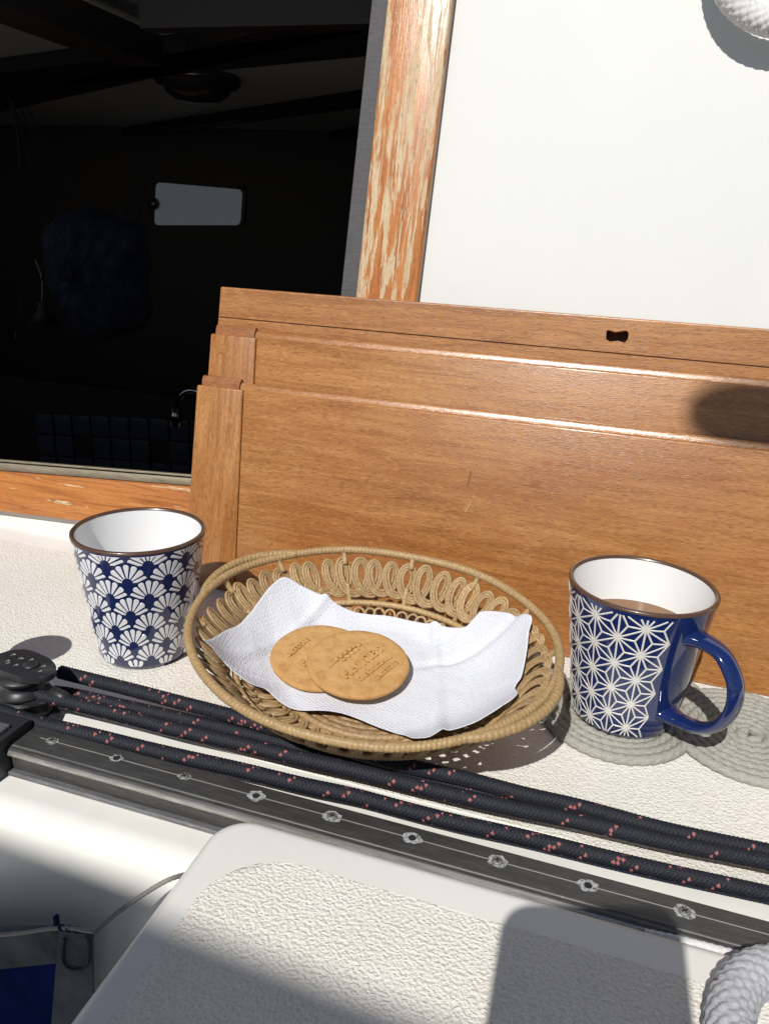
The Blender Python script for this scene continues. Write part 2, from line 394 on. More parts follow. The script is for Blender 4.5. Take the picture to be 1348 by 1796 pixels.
# bridge deck, one profile along X: nonskid top is a sheet above it
prof = [(.348, -.03), (.348, .006), (.343, .0015), (.335, 0.0), (-.030, 0.0)]
for k in range(1, 9):
    a = k/8*math.radians(80); prof.append((-.030-.018*math.sin(a), -.018*(1-math.cos(a))))
prof += [(-.056, -.06), (-.064, -.40), (-.02, -.42)]
tag(prism('deck', prof, -1.3, .75, 'x', M['gel'], smooth=True), kind='structure')
def rounded_rect(x0, x1, y0, y1, r, n=8, corners=(1, 1, 1, 1)):
    out = []
    for (cx, cy, a0, on) in ((x0, y0, PI, corners[0]), (x1, y0, 1.5*PI, corners[1]), (x1, y1, 0, corners[2]), (x0, y1, PI/2, corners[3])):
        rr = r if on else .0005
        ccx = cx + (rr if cx == x0 else -rr); ccy = cy + (rr if cy == y0 else -rr)
        for k in range(n+1):
            a = a0 + k/n*PI/2; out.append((ccx+rr*math.cos(a), ccy+rr*math.sin(a)))
    return out
def pad(name, poly, z0, z1, m, kind='structure'):
    bm = bmesh.new(); 
    cx = sum(p[0] for p in poly)/len(poly); cy = sum(p[1] for p in poly)/len(poly)
    def ins(p, d):
        v = Vector((p[0]-cx, p[1]-cy)); L_ = v.length; v = v*(max(L_-d, 0)/L_); return (cx+v.x, cy+v.y)
    A = [bm.verts.new((p[0], p[1], z0)) for p in poly]; B = [bm.verts.new((*ins(p, .0012), z1)) for p in poly]
    n = len(poly)
    for i in range(n): bm.faces.new((A[i], A[(i+1) % n], B[(i+1) % n], B[i]))
    bm.faces.new(B)
    return bm_obj(name, bm, m)
tag(pad('deck_nonskid', rounded_rect(-1.2, .7, .058, .309, .02), -.0005, .0008, M['nonskid_deck']), kind='structure')
# cockpit sole
tag(box('cockpit_sole', (-1.6, 1.2, -2.2, -.03, -.46, -.425), M['gel']), kind='structure')
tag(box('cockpit_coaming', (-1.34, -1.24, -2.2, .33, -.43, .22), M['gel'], bevel=.02, seg=4), kind='structure')

# helm seat block at the front (rounded)
st = thing('helm_bench', 'white fiberglass seat block with a pebbled pad and rounded corner in the foreground', 'seat', (-.0575, -.0240, 0))
def seat_shell():
    W_, D_, Ht, r, rc = .85, .9, .030, .009, .024
    rings = []
    poly0 = lambda ins: rounded_rect(ins, W_, -D_, -ins, max(rc-ins, .004), 10, (0, 0, 0, 1))
    lev = [(0.0, -.42), (0.0, Ht-r)] + [(r*(1-math.cos(a)), Ht-r+r*math.sin(a)) for a in [k/8*PI/2 for k in range(1, 9)]]
    V, Fq = [], []
    for ins, z in lev: rings.append([(x, y, z) for x, y in poly0(ins)])
    n = len(rings[0])
    for rg in rings: V += rg
    for k in range(len(rings)-1):
        for i in range(n): Fq.append((k*n+i, k*n+(i+1) % n, (k+1)*n+(i+1) % n, (k+1)*n+i))
    Fq.append(tuple((len(rings)-1)*n+i for i in range(n)))
    return V, Fq
V, Fq = seat_shell(); so = mk('seat_shell', V, Fq, M['gel_seat'], st)
so.data.set_sharp_from_angle(angle=math.radians(50))
pp = rounded_rect(.0180, .80, -.86, -.0255, .042, 14, (0, 0, 0, 1))
pd = pad('nonskid_pad', pp, .0298, .0308, M['nonskid_seat']); pd.parent = st

# ================================================================== BULKHEAD, FRAME, CABIN
bh = thing('cabin_bulkhead', 'smooth white cabin wall leaning back to the right of the weathered door frame', 'wall', (0, .353, 0), (-LEAN, 0, 0))
box('wall_panel', (-.1595, .75, 0, .02, -.02, .80), M['gel_wall'], bh)
bw = box('lower_wall', (-1.3, -.1605, 0, .02, -.02, .070), M['gel'], bh)
box('far_wall_panel', (-1.3, -.90, 0, .02, .075, .80), M['gel_wall'], bh)
# teak door frame, in the bulkhead plane and 12 mm proud of it
fr = thing('companionway_frame', 'teak door frame with flaking orange varnish around the dark cabin opening', 'door frame', (0, .353, 0), (-LEAN, 0, 0))
bm = bmesh.new(); A = [(-.1412, .0), (-.080, .0), (-.0758, .80), (-.1408, .80)]
vs = [bm.verts.new((x, y, z)) for y in (-.012, -.0005) for x, z in A]
for q in ((0,1,2,3),(7,6,5,4),(0,4,5,1),(1,5,6,2),(2,6,7,3),(3,7,4,0)): bm.faces.new([vs[i] for i in q])
bm_obj('jamb', bm, M['jamb'], fr, bevel=.0028, seg=3)
prism('jamb_channel', [(-.1600, .07), (-.1416, .07), (-.1412, .80), (-.1586, .80)], -.0040, -.0005, 'y', M['channel'], fr, bevel=.0008)
for zz in (.40, .62): 
    pass
bm = bmesh.new(); A = [(-1.2, -.004), (-.1422, .040), (-.1422, .0890), (-.1422, .0920), (-1.2, .020)]
A = [(-1.2, -.012), (-.1422, .0345), (-.1422, .0925), (-1.2, .0210)]
vs = [bm.verts.new((x, y, z)) for y in (-.012, -.0005) for x, z in A]
for q in ((0,1,2,3),(7,6,5,4),(0,4,5,1),(1,5,6,2),(2,6,7,3),(3,7,4,0)): bm.faces.new([vs[i] for i in q])
bm_obj('sill', bm, M['sill'], fr, bevel=.003, seg=3)
prism('sill_channel', [(-1.2, .0215), (-.1422, .0930), (-.1422, .1010), (-1.2, .0340)], -.0052, .004, 'y', M['sillmetal'], fr, bevel=.0006)
prism('sill_channel_lip', [(-1.2, .0345), (-.1605, .1012), (-.1605, .1035), (-1.2, .0368)], -.0085, .002, 'y', M['sillmetal'], fr, bevel=.0005)

# cabin interior
def struct(o): return tag(o, kind='structure')
struct(box('cabin_floor', (-3.4, .8, .42, 3.4, -1.32, -1.30), M['cabin_floor']))
struct(box('cabin_ceiling', (-3.4, .8, .60, 3.4, .68, .70), M['cabin_ceiling']))
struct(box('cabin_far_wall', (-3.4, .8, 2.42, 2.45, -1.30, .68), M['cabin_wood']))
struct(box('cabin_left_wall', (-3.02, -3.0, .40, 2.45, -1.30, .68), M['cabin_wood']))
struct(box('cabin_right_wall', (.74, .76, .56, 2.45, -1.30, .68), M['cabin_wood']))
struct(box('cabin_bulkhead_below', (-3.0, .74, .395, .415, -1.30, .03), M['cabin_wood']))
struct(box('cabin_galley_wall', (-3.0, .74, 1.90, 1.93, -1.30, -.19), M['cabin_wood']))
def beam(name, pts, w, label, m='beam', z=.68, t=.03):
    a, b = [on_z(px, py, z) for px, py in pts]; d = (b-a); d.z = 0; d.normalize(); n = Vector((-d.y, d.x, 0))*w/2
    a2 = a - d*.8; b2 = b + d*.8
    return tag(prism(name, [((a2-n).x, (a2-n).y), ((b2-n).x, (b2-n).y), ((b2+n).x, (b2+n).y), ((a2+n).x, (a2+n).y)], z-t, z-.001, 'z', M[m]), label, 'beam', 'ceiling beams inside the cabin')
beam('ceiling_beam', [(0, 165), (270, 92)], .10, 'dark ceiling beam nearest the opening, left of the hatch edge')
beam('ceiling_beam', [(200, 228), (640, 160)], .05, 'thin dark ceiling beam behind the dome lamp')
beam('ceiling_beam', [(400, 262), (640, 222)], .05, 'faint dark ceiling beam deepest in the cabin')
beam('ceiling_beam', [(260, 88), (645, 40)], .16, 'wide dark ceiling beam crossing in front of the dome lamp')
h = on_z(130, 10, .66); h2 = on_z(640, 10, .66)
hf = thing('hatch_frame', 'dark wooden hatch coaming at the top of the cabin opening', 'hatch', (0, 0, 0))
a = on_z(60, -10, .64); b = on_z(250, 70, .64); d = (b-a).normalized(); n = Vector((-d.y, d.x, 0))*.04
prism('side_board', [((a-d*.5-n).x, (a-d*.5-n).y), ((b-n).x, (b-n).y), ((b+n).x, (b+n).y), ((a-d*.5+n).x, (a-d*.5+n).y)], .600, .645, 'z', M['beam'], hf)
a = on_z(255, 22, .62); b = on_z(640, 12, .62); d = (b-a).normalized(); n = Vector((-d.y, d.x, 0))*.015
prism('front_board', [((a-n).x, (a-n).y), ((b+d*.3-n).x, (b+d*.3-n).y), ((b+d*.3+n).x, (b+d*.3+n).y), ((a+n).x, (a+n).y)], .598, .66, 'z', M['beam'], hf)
# dome lamp
p = on_z(346, 138, .672)
dl = thing('dome_lamp', 'round dark dome lamp on the cabin ceiling', 'lamp', (p.x, p.y, .679))
lathe('lamp_base', [(.0, 0), (.098, 0), (.101, -.012), (.094, -.022), (.0, -.023)], M['lamp_metal'], dl, 48)
lathe('lamp_bowl', [(.080, -.023), (.074, -.036), (.055, -.050), (.030, -.058), (0, -.060)], M['lamp_metal'], dl, 48)
# window in the far wall
wd = thing('cabin_window', 'dim grey frosted window glowing in the dark cabin behind the dome lamp', 'window', (-1.48, 2.415, .42))
q = [on_y(*c, 2.415) for c in ((277, 320), (427, 333), (423, 395), (274, 395))]
cx, cz = -1.48, .42
def rquad(pts, r=.02):
    out = []
    k = len(pts)
    for i in range(k):
        p0, p1, p2 = [Vector(pts[(i+j-1) % k]) for j in range(3)]
        a = p1 + (p0-p1).normalized()*r; b = p1 + (p2-p1).normalized()*r
        for s_ in range(6):
            t_ = s_/5; out.append(tuple(a*(1-t_)**2 + p1*2*t_*(1-t_) + b*t_*t_))
    return out
prism('pane', rquad([(v_.x-cx, v_.z-cz) for v_ in q]), -.012, -.006, 'y', M['pane'], wd)
prism('frame', rquad([((v_.x-cx)*1.08, (v_.z-cz)*1.14) for v_ in q], .03), -.005, .004, 'y', M['beam'], wd)
lathe('latch', [(0, .02), (.020, .02), (.022, 0), (0, 0)], M['lamp_metal'], wd, 20, loc=(q[0].x-cx-.004, -.020, (q[0].z+q[3].z)/2-cz)).rotation_euler = (PI/2, 0, 0)
# galley tiles
gt = thing('tile_backsplash', 'dim blue-grey tiles on the galley wall behind the tap', 'tiles', (-1.55, 1.90, -.4))
for r_ in range(4):
    for c_ in range(9):
        x0 = -1.86+c_*.078-(-1.55); z0 = -.292-(r_+1)*.078+c_*.006+.4-.008
        if r_ == 1 and c_ % 4 == 2: continue
        if 'tilemesh' not in M:
            o = box('tile', (0, .070, -.008, -.0005, 0, .070), M['tile_glaze'], gt, bevel=.002); o.location = (x0, 0, z0); M['tilemesh'] = o
        else:
            o = M['tilemesh'].copy(); COL.objects.link(o); o.parent = gt; o.location = (x0, 0, z0)
# tap
fa = [on_y(*c, 1.5) for c in ((309, 728), (312, 708), (320, 692), (334, 685), (352, 690), (366, 712), (368, 800))]
fp = thing('galley_tap', 'curved chrome tap beside the left edge of the washboards', 'tap', fa[-1])
tube('spout', [np.array(v_ - fa[-1]) for v_ in [Vector(x) for x in spline([tuple(v_) for v_ in fa], 40)]], .008, M['chrome'], fp, 10)
lathe('nozzle', [(0, .02), (.014, .02), (.018, -.03), (0, -.03)], M['chrome'], fp, 20, loc=fa[0]-fa[-1])
# hanging net with a cloth bundle
nt = thing('hanging_net', 'string net hammock holding a dark blue patterned bundle, hanging in the cabin', 'hammock', (-1.12, 1.3, .1))
top_l, top_r = on_y(22, 175, 1.3), on_y(258, 232, 1.3)
sil = [(92, 400), (150, 362), (215, 385), (258, 400), (264, 470), (262, 560), (225, 585), (165, 597), (130, 560), (100, 505)]
cc = on_y(180, 480, 1.3)
V, Fq = [], []
B3 = spline([tuple(on_y(*s_, 1.3)) for s_ in sil], 60, True)
nr = 10
for i in range(nr+1):
    t_ = i/nr
    for p_ in B3[:60]:
        for_ = np.array(cc)*(1-t_)+p_*t_; wob = .01*math.sin(p_[0]*70+i)*math.cos(p_[2]*60)
        V.append(for_ + np.array([0, -.10*math.sqrt(max(0, 1-t_*t_)) + wob, 0]) - np.array(nt.location))
for i in range(nr):
    for j in range(60): Fq.append((i*60+j, i*60+(j+1) % 60, (i+1)*60+(j+1) % 60, (i+1)*60+j))
mk('bundle', V, Fq, M['bag_cloth'], nt)
strings = []
for k in range(3):
    a = np.array(top_l) + np.array([0, 0.02*k, 0]); b = B3[int(k*3) % 60]; strings.append(tube_arrays([a, (a+b)/2+[0, 0, -.01], b], .0025, 4)[:2])
    a = np.array(top_r) + np.array([0, 0.02*k, 0]); b = B3[int(12+k*3) % 60]; strings.append(tube_arrays([a, (a+b)/2+[0, 0, -.01], b], .0025, 4)[:2])
for k in range(6):
    x_ = -.12+.045*k
    strings.append(tube_arrays(spline([np.array(cc)+[x_-.06, -.106, -.16+.02*k], np.array(cc)+[x_, -.112, .0], np.array(cc)+[x_+.05, -.08, .12]], 10), .0018, 4)[:2])
V, Fq = join_arrays(strings); o = mk('net_strings', V-np.array(nt.location), Fq, M['net_string'], nt); o['kind'] = 'stuff'
hc = [on_y(*c, 1.2) for c in ((18, 172), (24, 200), (34, 250), (35, 300))]
tag(tube('dangling_string', spline([tuple(v_) for v_ in hc], 20), .003, M['net_string']), 'thin cord hanging from the cabin ceiling above the net', 'cord')
hc = [on_y(*c, 1.2) for c in ((62, 455), (74, 490), (74, 530))]
sw = thing('cabin_lamp', 'small lamp hanging on a wire low at the left of the cabin', 'lamp', hc[-1])
tube('wire', [np.array(v_)-np.array(hc[-1]) for v_ in spline([tuple(v_) for v_ in hc], 20)], .002, M['cord'], sw)
lathe('shade', [(.010, .0), (.014, -.02), (.035, -.05), (.03, -.05), (.0, -.01)], M['beam'], sw, 24)

# ================================================================== WASHBOARDS (three, leaning on the frame)
def board(name, label, y0, x0, x1, s0, s1, stile, mats, tongue=None, seamtilt=0.0, groove_s=None, keyhole=False):
    th_ = .0165
    t = thing(name, label, 'washboard', (0, y0, 0), (-LEAN, 0, 0), group='varnished washboards stacked against the door frame')
    if stile:
        xs = x0+stile
        bm = bmesh.new(); A = [(x0+.003, s0), (xs+.010-.0006, s0), (xs-.0006, s1), (x0, s1)]
        vs = [bm.verts.new((x, y, z)) for y in (0, th_) for x, z in A]
        for q in ((0,1,2,3),(7,6,5,4),(0,4,5,1),(1,5,6,2),(2,6,7,3),(3,7,4,0)): bm.faces.new([vs[i] for i in q])
        bm_obj('stile', bm, mats[1], t, bevel=.0018, seg=3)
        bm = bmesh.new(); A = [(xs+.010, s0), (x1, s0), (x1, s1), (xs, s1)]
    else:
        bm = bmesh.new(); A = [(x0+.003, s0), (x1, s0), (x1, s1), (x0, s1)]
    vs = [bm.verts.new((x, y, z)) for y in (0, th_) for x, z in A]
    for q in ((0,1,2,3),(7,6,5,4),(0,4,5,1),(1,5,6,2),(2,6,7,3),(3,7,4,0)): bm.faces.new([vs[i] for i in q])
    po = bm_obj('panel', bm, mats[0], t, bevel=.0018, seg=3)
    if tongue:
        # rebated top: a rounded bead behind the front lip and a taller tongue on the stile
        bx = x0+tongue
        def bead(n_, xa, xb, h_, m_):
            pr = [(.0065, s1-.001), (.0068, s1+h_*.6), (.0085, s1+h_*.93), (.011, s1+h_), (.0138, s1+h_*.9), (.0158, s1+h_*.5), (.016, s1-.001)]
            prism(n_, pr, xa, xb, 'x', m_, t, smooth=True)
        bead('tongue', x0+.002, bx-.0006, .0105, M['teak_end'])
        bead('top_bead', bx+.0006, x1-.001, .0070, M['teak_edge'])
    return t, po
T1, P1 = board('washboard', 'front varnished teak washboard, the lowest one, right behind the wicker basket', .289, -.2803, .42, .0015, .2055, .0515, (M['teak1'], M['teak1s']), .0445)
T2, P2 = board('washboard', 'middle varnished teak washboard, between the front one and the one with the keyhole', .3065, -.2792, .41, .0015, .2545, .0510, (M['teak2'], M['teak2s']), .0460)
T3, P3 = board('washboard', 'rear varnished teak washboard, the tallest, with a small keyhole near its top', .324, -.2822, .405, .0015, .3000, None, (M['teak3'], M['teak3']))
# plugs, dents and grooves on them
def disc(name, x, z, r, m, parent, y=-.0002, n=20):
    V = [(x, y, z)]+[(x+r*math.cos(a)*random.uniform(.95, 1.05), y, z+r*math.sin(a)*random.uniform(.9, 1.05)) for a in [2*PI*k/n for k in range(n)]]
    return mk(name, V, [(0, 1+(k+1) % n, 1+k) for k in range(n)], m, parent, False)
disc('wood_plug', -.2640, .2400, .0055, M['teak2'], T2); disc('wood_plug', -.2670, .1960, .0050, M['teak1'], T1)
prism('scratch', [(.0036, .1415), (.0044, .1412), (.0066, .1560), (.0052, .1574)], -.00025, .0002, 'y', new_mat('dent_stain', (.17, .075, .022), .6), T1)
prism('scratch', [(.0050, .1190), (.0056, .1190), (.0092, .1286), (.0088, .1288)], -.00025, .0002, 'y', new_mat('pale_scratch', (.60, .42, .26), .6), T1)
prism('scratch', [(.0035, .1200), (.0038, .1200), (.0060, .1270), (.0058, .1272)], -.00025, .0002, 'y', bpy.data.materials['pale_scratch'], T1)
# cut the groove and the keyhole into the rear board
def cut(obj, cutter_poly, ya, yb, axis='y'):
    c_ = prism('cutter', cutter_poly, ya, yb, axis, M['groove'], smooth=False)
    md = obj.modifiers.new('cut', 'BOOLEAN'); md.object = c_; md.operation = 'DIFFERENCE'; md.solver = 'EXACT'
    par = obj.parent; obj.parent = None
    dg = bpy.context.evaluated_depsgraph_get(); me = bpy.data.meshes.new_from_object(obj.evaluated_get(dg))
    obj.modifiers.clear(); obj.data = me; obj.parent = par
    bpy.data.objects.remove(c_)
    obj.data.polygons.foreach_set('use_smooth', [False]*len(obj.data.polygons))
cut(P3, [(-.30, .2688), (.45, .2670), (.45, .2682), (-.30, .2700)], -.002, .0022)
kh = [(.1045, .2868), (.1060, .2882), (.1120, .2868), (.1170, .2878), (.1215, .2890), (.1240, .2868), (.1238, .2815), (.1215, .2780), (.1160, .2795), (.1090, .2780), (.1052, .2800)]
cut(P3, kh, -.002, .014)
for kx, ks in ((.0, 0),): pass
mk('keyhole_recess', [(x, .0125, z) for x, z in kh], [tuple(range(len(kh)))[::-1]], M['groove'], T3, False)
disc('crack', 0, 0, .0001, M['groove'], T3) if False else None

# ================================================================== TRACK
xl, xr = -.2215, .90
TKZ = .022
trk = thing('traveller_track', 'long dark anodised traveller track with screws, running across the deck edge', 'track', (0, 0, 0))
pr = [(-.0135, .0035), (-.0135, .0135), (-.0150, .0150), (-.0165, .0165), (-.0165, .0200), (-.0150, .0212), (-.0128, .0212), (-.0122, .0220), (.0092, .0220), (.0100, .0212), (.0100, .0170), (.0070, .0150), (.0070, .0035)]
prism('rail', pr, xl, xr, 'x', M['track'], trk, bevel=.0004, seg=2)
prism('polished_lip', [(-.0178, .0170), (-.0184, .0180), (-.0178, .0198), (-.0166, .0203), (-.0166, .0166)], xl+.001, xr, 'x', M['lip'], trk)
prism('base_flange', [(-.0175, .0004), (-.0178, .0022), (-.0170, .0034), (.0090, .0034), (.0095, .0004)], xl-.006, xr, 'x', M['corroded'], trk, bevel=.0004)
prism('score_line', [(-.00035, .02195), (-.0003, .0221), (.0003, .0221), (.00035, .02195)], xl+.012, xr-.02, 'x', M['scored'], trk)
def blotch(r, n=40, amp=.35):
    ph = rng.uniform(0, 6.28, 6)
    return [r*(1+amp*.5*sum(math.sin((k+2)*a+ph[k]) for k in range(6))/3+amp*rng.uniform(-.4, .4)) for a in np.linspace(0, 2*PI, n, endpoint=False)]
scx = [(i-4)*.05 for i in range(22)]
for i, x in enumerate(scx):
    big = i % 2 == 0
    rs_ = blotch(.0046 if i > 2 else .0034, 90, amp=.20)
    n = len(rs_)
    V = [(x, 0, .02225)]+[(x+rs_[k]*1.25*math.cos(2*PI*k/n), rs_[k]*math.sin(2*PI*k/n), .02215) for k in range(n)]
    mk('salt_bloom', V, [(0, 1+k, 1+(k+1) % n) for k in range(n)], M['salt'], trk, False)
    if big:
        s_ = lathe('screw', [(0, .0010), (.0020, .0010), (.0030, .0006), (.0033, 0), (0, 0)], M['screw'], trk, 20, loc=(x, 0, .0222)); 
        bm = bmesh.new(); bm_box(bm, -.0019, .0019, -.0004, .0004, .0009, .00115); bm_box(bm, -.0004, .0004, -.0019, .0019, .00095, .00118)
        g = bm_obj('cross_slot', bm, M['holeblack'], s_, False); g.rotation_euler = (0, 0, .5+i)
    else:
        lathe('stop_hole', [(0, .0002), (.0016, .0002), (.0019, .0005), (.0022, .0003), (.0022, 0)], [M['holeblack']], trk, 20, loc=(x, 0, .0222))
# small white braided cord along the front lip at the right
def braid(name, P, r, mats, parent=None, n=9, p=.0032, amp=.30, fleck=None, res=.0006, sides=32, flat=1.0, phase=0.0):
    P = np.asarray(P, float); seg = np.linalg.norm(np.diff(P, axis=0), axis=1); s = np.concatenate([[0], np.cumsum(seg)]); Lh = s[-1]
    m = int(Lh/res); u = np.linspace(0, Lh, m); P = np.stack([np.interp(u, s, P[:, k]) for k in range(3)], 1)
    def rad(th, sl):
        a = th*n/(2*PI)+sl/p+phase; b = th*n/(2*PI)-sl/p
        par = (np.floor(a)+np.floor(b)) % 2
        ha = np.abs(np.sin(PI*a)); hb = np.abs(np.sin(PI*b))
        return 1 + amp*np.where(par > .5, ha**.6*(.55+.45*hb**.5), hb**.6*(.55+.45*ha**.5)) - amp*.5
    if isinstance(r, tuple): r = np.linspace(r[0], r[1], m)
    V, Fq, (mm, sd_) = tube_arrays(P, r, sides, rad=rad, flat=flat)
    idx = None
    if fleck:
        i = np.arange(mm)[:, None]+.5; j = np.arange(sd_)[None, :]+.5
        th = j*2*PI/sd_; sl = i*(Lh/(m-1))
        a = th*n/(2*PI)+sl/p+phase; b = th*n/(2*PI)-sl/p; par = (np.floor(a)+np.floor(b)) % 2
        k1 = np.floor(a) % fleck; k2 = np.floor(b)
        def hs(p_, q_):
            h_ = np.sin(p_*12.9898+np.mod(q_, n)*78.233+phase*31)*43758.5; return h_-np.floor(h_)
        f_ = (par > .5) & ((hs(np.floor(a), k2) > .968) | (hs(np.floor(a), k2-2) > .968))
        idx = f_.astype(int).reshape(-1).tolist()+[0, 0]
    return mk(name, V, Fq, mats, parent, idx=idx)
tag(braid('white_line', spline([(.180, -.0212, .0215), (.21, -.0208, .0232), (.25, -.0208, .0235), (.30, -.0208, .0235), (.40, -.0208, .0235)], 40), .0021, [M['rope_white']], p=.004, n=4, sides=16), 'thin white braided line lying against the lower right end of the track', 'line')

# ================================================================== TRAVELLER CONTROL LINES
def zl(px, a, b): t_ = (px-60)/(1348-60); return a+(b-a)*t_
def line(px, a, b, n=170):
    P_ = [tuple(on_z(x, y+rng.uniform(-1.0, 1.0), zl(x, a, b))) for x, y in px]
    d_ = Vector(P_[-1])-Vector(P_[-3]); d_.z = 0; d_.normalize(); e_ = Vector(P_[-1])
    P_ += [tuple(e_+d_*k_) for k_ in (.10, .25, .42)]            # the lines run on along the track
    return spline(P_, n)
FL = 9
ra = [(106, 1178), (218, 1206), (311, 1230), (420, 1259), (525, 1291), (618, 1318), (711, 1342), (820, 1367), (920, 1393), (1021, 1416), (1172, 1456), (1348, 1494), (1560, 1540)]
rb = [(95, 1214), (130, 1219), (218, 1237), (311, 1258), (420, 1283), (525, 1311), (618, 1334), (711, 1357), (820, 1384), (920, 1412), (1040, 1444), (1172, 1474), (1348, 1509), (1560, 1556)]
rc_ = [(40, 1214), (78, 1222), (125, 1233), (218, 1255), (311, 1280), (420, 1304), (525, 1330), (618, 1350), (711, 1374), (820, 1400), (920, 1421), (1021, 1442), (1172, 1477), (1348, 1513), (1560, 1562)]
rd = [(-30, 1240), (9, 1249), (62, 1266), (156, 1288), (280, 1318), (420, 1350), (525, 1375), (618, 1396), (711, 1419), (805, 1443), (920, 1470), (1122, 1519), (1348, 1568), (1560, 1614)]
Z1, Z2 = .0185, .0125
RA = line(ra, .0235, .0175); RB = line(rb, .0130, .0085); RC = line(rc_, .0220, .0180); RD = line(rd, .0205, .0150)
g_ = 'black control lines running beside the track'
tag(braid('control_line', RA, (.0047, .0037), [M['rope'], M['fleck']], n=10, p=.0026, fleck=FL, sides=40, res=.00045), 'black line with pink flecks farthest from the track, leaving the top of the pulley', 'rope', g_)
tag(braid('control_line', RB, (.0043, .0034), [M['rope'], M['fleck']], n=10, p=.0026, fleck=FL, sides=40, res=.00045, phase=.3), 'black line with pink flecks lying low between its two neighbours behind the pulley wheel', 'rope', g_)
tag(braid('control_line', RC, (.0047, .0037), [M['rope'], M['fleck']], n=10, p=.0026, fleck=FL, sides=40, res=.00045, phase=.6), 'black line with pink flecks that passes around the front of the pulley wheel', 'rope', g_)
tag(braid('control_line', RD, (.0047, .0037), [M['rope'], M['fleck']], n=10, p=.0026, fleck=FL, sides=40, res=.00045, phase=.1), 'black line with pink flecks lying alone nearest the track', 'rope', g_)

# pulley block at the left
pc = on_z(45, 1172, .040)
pb = thing('pulley_block', 'black plastic pulley block at the left end of the track, guiding the lines', 'pulley', (pc.x, pc.y, 0), (0, 0, math.radians(-9)))
def cheek(name, z0, z1, L_, W_, m, ox=0):
    poly = []
    for k in range(40):
        a = 2*PI*k/40; c_, s_ = math.cos(a), math.sin(a)
        w_ = W_*(1-.18*c_)
        poly.append((ox+L_*math.copysign(abs(c_)**.8, c_), w_*math.copysign(abs(s_)**.9, s_)))
    return prism(name, poly, z0, z1, 'z', m, pb, bevel=.0012, seg=3)
cheek('cheek_plate', .0385, .0440, .0270, .0150, M['block'])
lathe('sheave', [(0, .0368), (.0175, .0368), (.0180, .0345), (.0140, .0315), (.0125, .0290), (.0140, .0262), (.0180, .0235), (.0175, .0215), (0, .0215)], M['block'], pb, 40, loc=(-.002, -.002, 0))
lathe('lower_sheave', [(0, .0190), (.0185, .0190), (.0190, .0170), (.0140, .0140), (.0130, .0115), (.0140, .0090), (.0190, .0065), (.0185, .0045), (0, .0045)], M['block'], pb, 40, loc=(-.002, -.002, 0))
cheek('middle_plate', .0192, .0213, .0240, .0150, M['block'])
cheek('base_plate', .0010, .0040, .0260, .0160, M['block'])
lathe('axle', [(0, .0463), (.0030, .0463), (.0050, .0455), (.0062, .0440), (0, .0440)], M['block'], pb, 24, loc=(.006, 0, 0))
# raised worn lettering marks on the cheek (illegible scuffs in the photograph)
for k, (mx, my, w_) in enumerate(((-.018, .004, .0028), (-.014, -.004, .0022), (-.009, .003, .0030), (-.004, -.005, .0022), (.0135, .004, .0024), (.017, -.002, .002), (-.011, -.006, .0016), (-.001, .006, .002))):
    bm = bmesh.new(); bm_box(bm, mx, mx+w_, my, my+.0014, .0439, .0443); bm_box(bm, mx, mx+.0008, my-.0015, my+.001, .0439, .0442); bm_obj('worn_mark', bm, M['block_print'], pb, False)
tube('becket', [(.022, .002, .026), (.030, .004, .024), (.036, .004, .0225)], .0048, M['block'], pb, 12)
# end fitting of the track
ef = thing('track_end_stop', 'black bracket clamped on the left end of the track under the pulley', 'fitting', (-.236, -.006, 0))
prism('clamp', [(-.0225, .001), (-.0225, .0255), (-.019, .0290), (.012, .0290), (.016, .026), (.016, .001)], -.030, .0125, 'x', M['block'], ef, bevel=.0015, seg=3)
prism('clamp_lip', [(-.026, .0255), (-.026, .0300), (-.012, .0318), (.0, .0318), (.0, .0292), (-.021, .0292)], -.028, .0085, 'x', M['corroded'], ef, bevel=.0006)
lathe('bolt_head', [(0, .003), (.004, .003), (.0045, 0), (0, 0)], M['screw'], ef, 6, loc=(-.004, -.0226, .012)).rotation_euler = (PI/2, 0, 0)

# ================================================================== MUGS
CR, CH, CB = .0539, .1116, .0383
def mug_r(z): return CB+(CR-CB)*z/CH
def mug_body(t, mat, inner):
    outer = [(0, .0016), (CB-.008, .0016), (CB-.0065, .0), (CB-.004, .0), (CB-.0015, .0012), (CB, .0045)]
    z0 = .0045
    for k in range(1, 13): z = z0+(CH-.0012-z0)*k/12; outer.append((mug_r(z), z))
    lathe('body', outer, mat, t, 128)
    top = CH-.0012; ri = CR-.0036
    lathe('interior', [(ri, top)]+[(ri-(CR-CB)*k/10*.93, top-k/10*(top-.010)) for k in range(1, 11)]+[(CB-.012, .0062), (0, .0058)], inner, t, 128)
    rim = [(mug_r(top)+.0002, top-.0006), (mug_r(top)+.0001, top+.0008), (CR-.0009, CH+.0004), (CR-.0022, CH+.0006), (ri+.0004, CH), (ri-.0002, top-.0004)]
    lathe('rim', rim, M['brownrim'], t, 128)
def cone_pt(th, z, off):
    r = mug_r(z)+off; return (r*math.cos(th), r*math.sin(th), z)
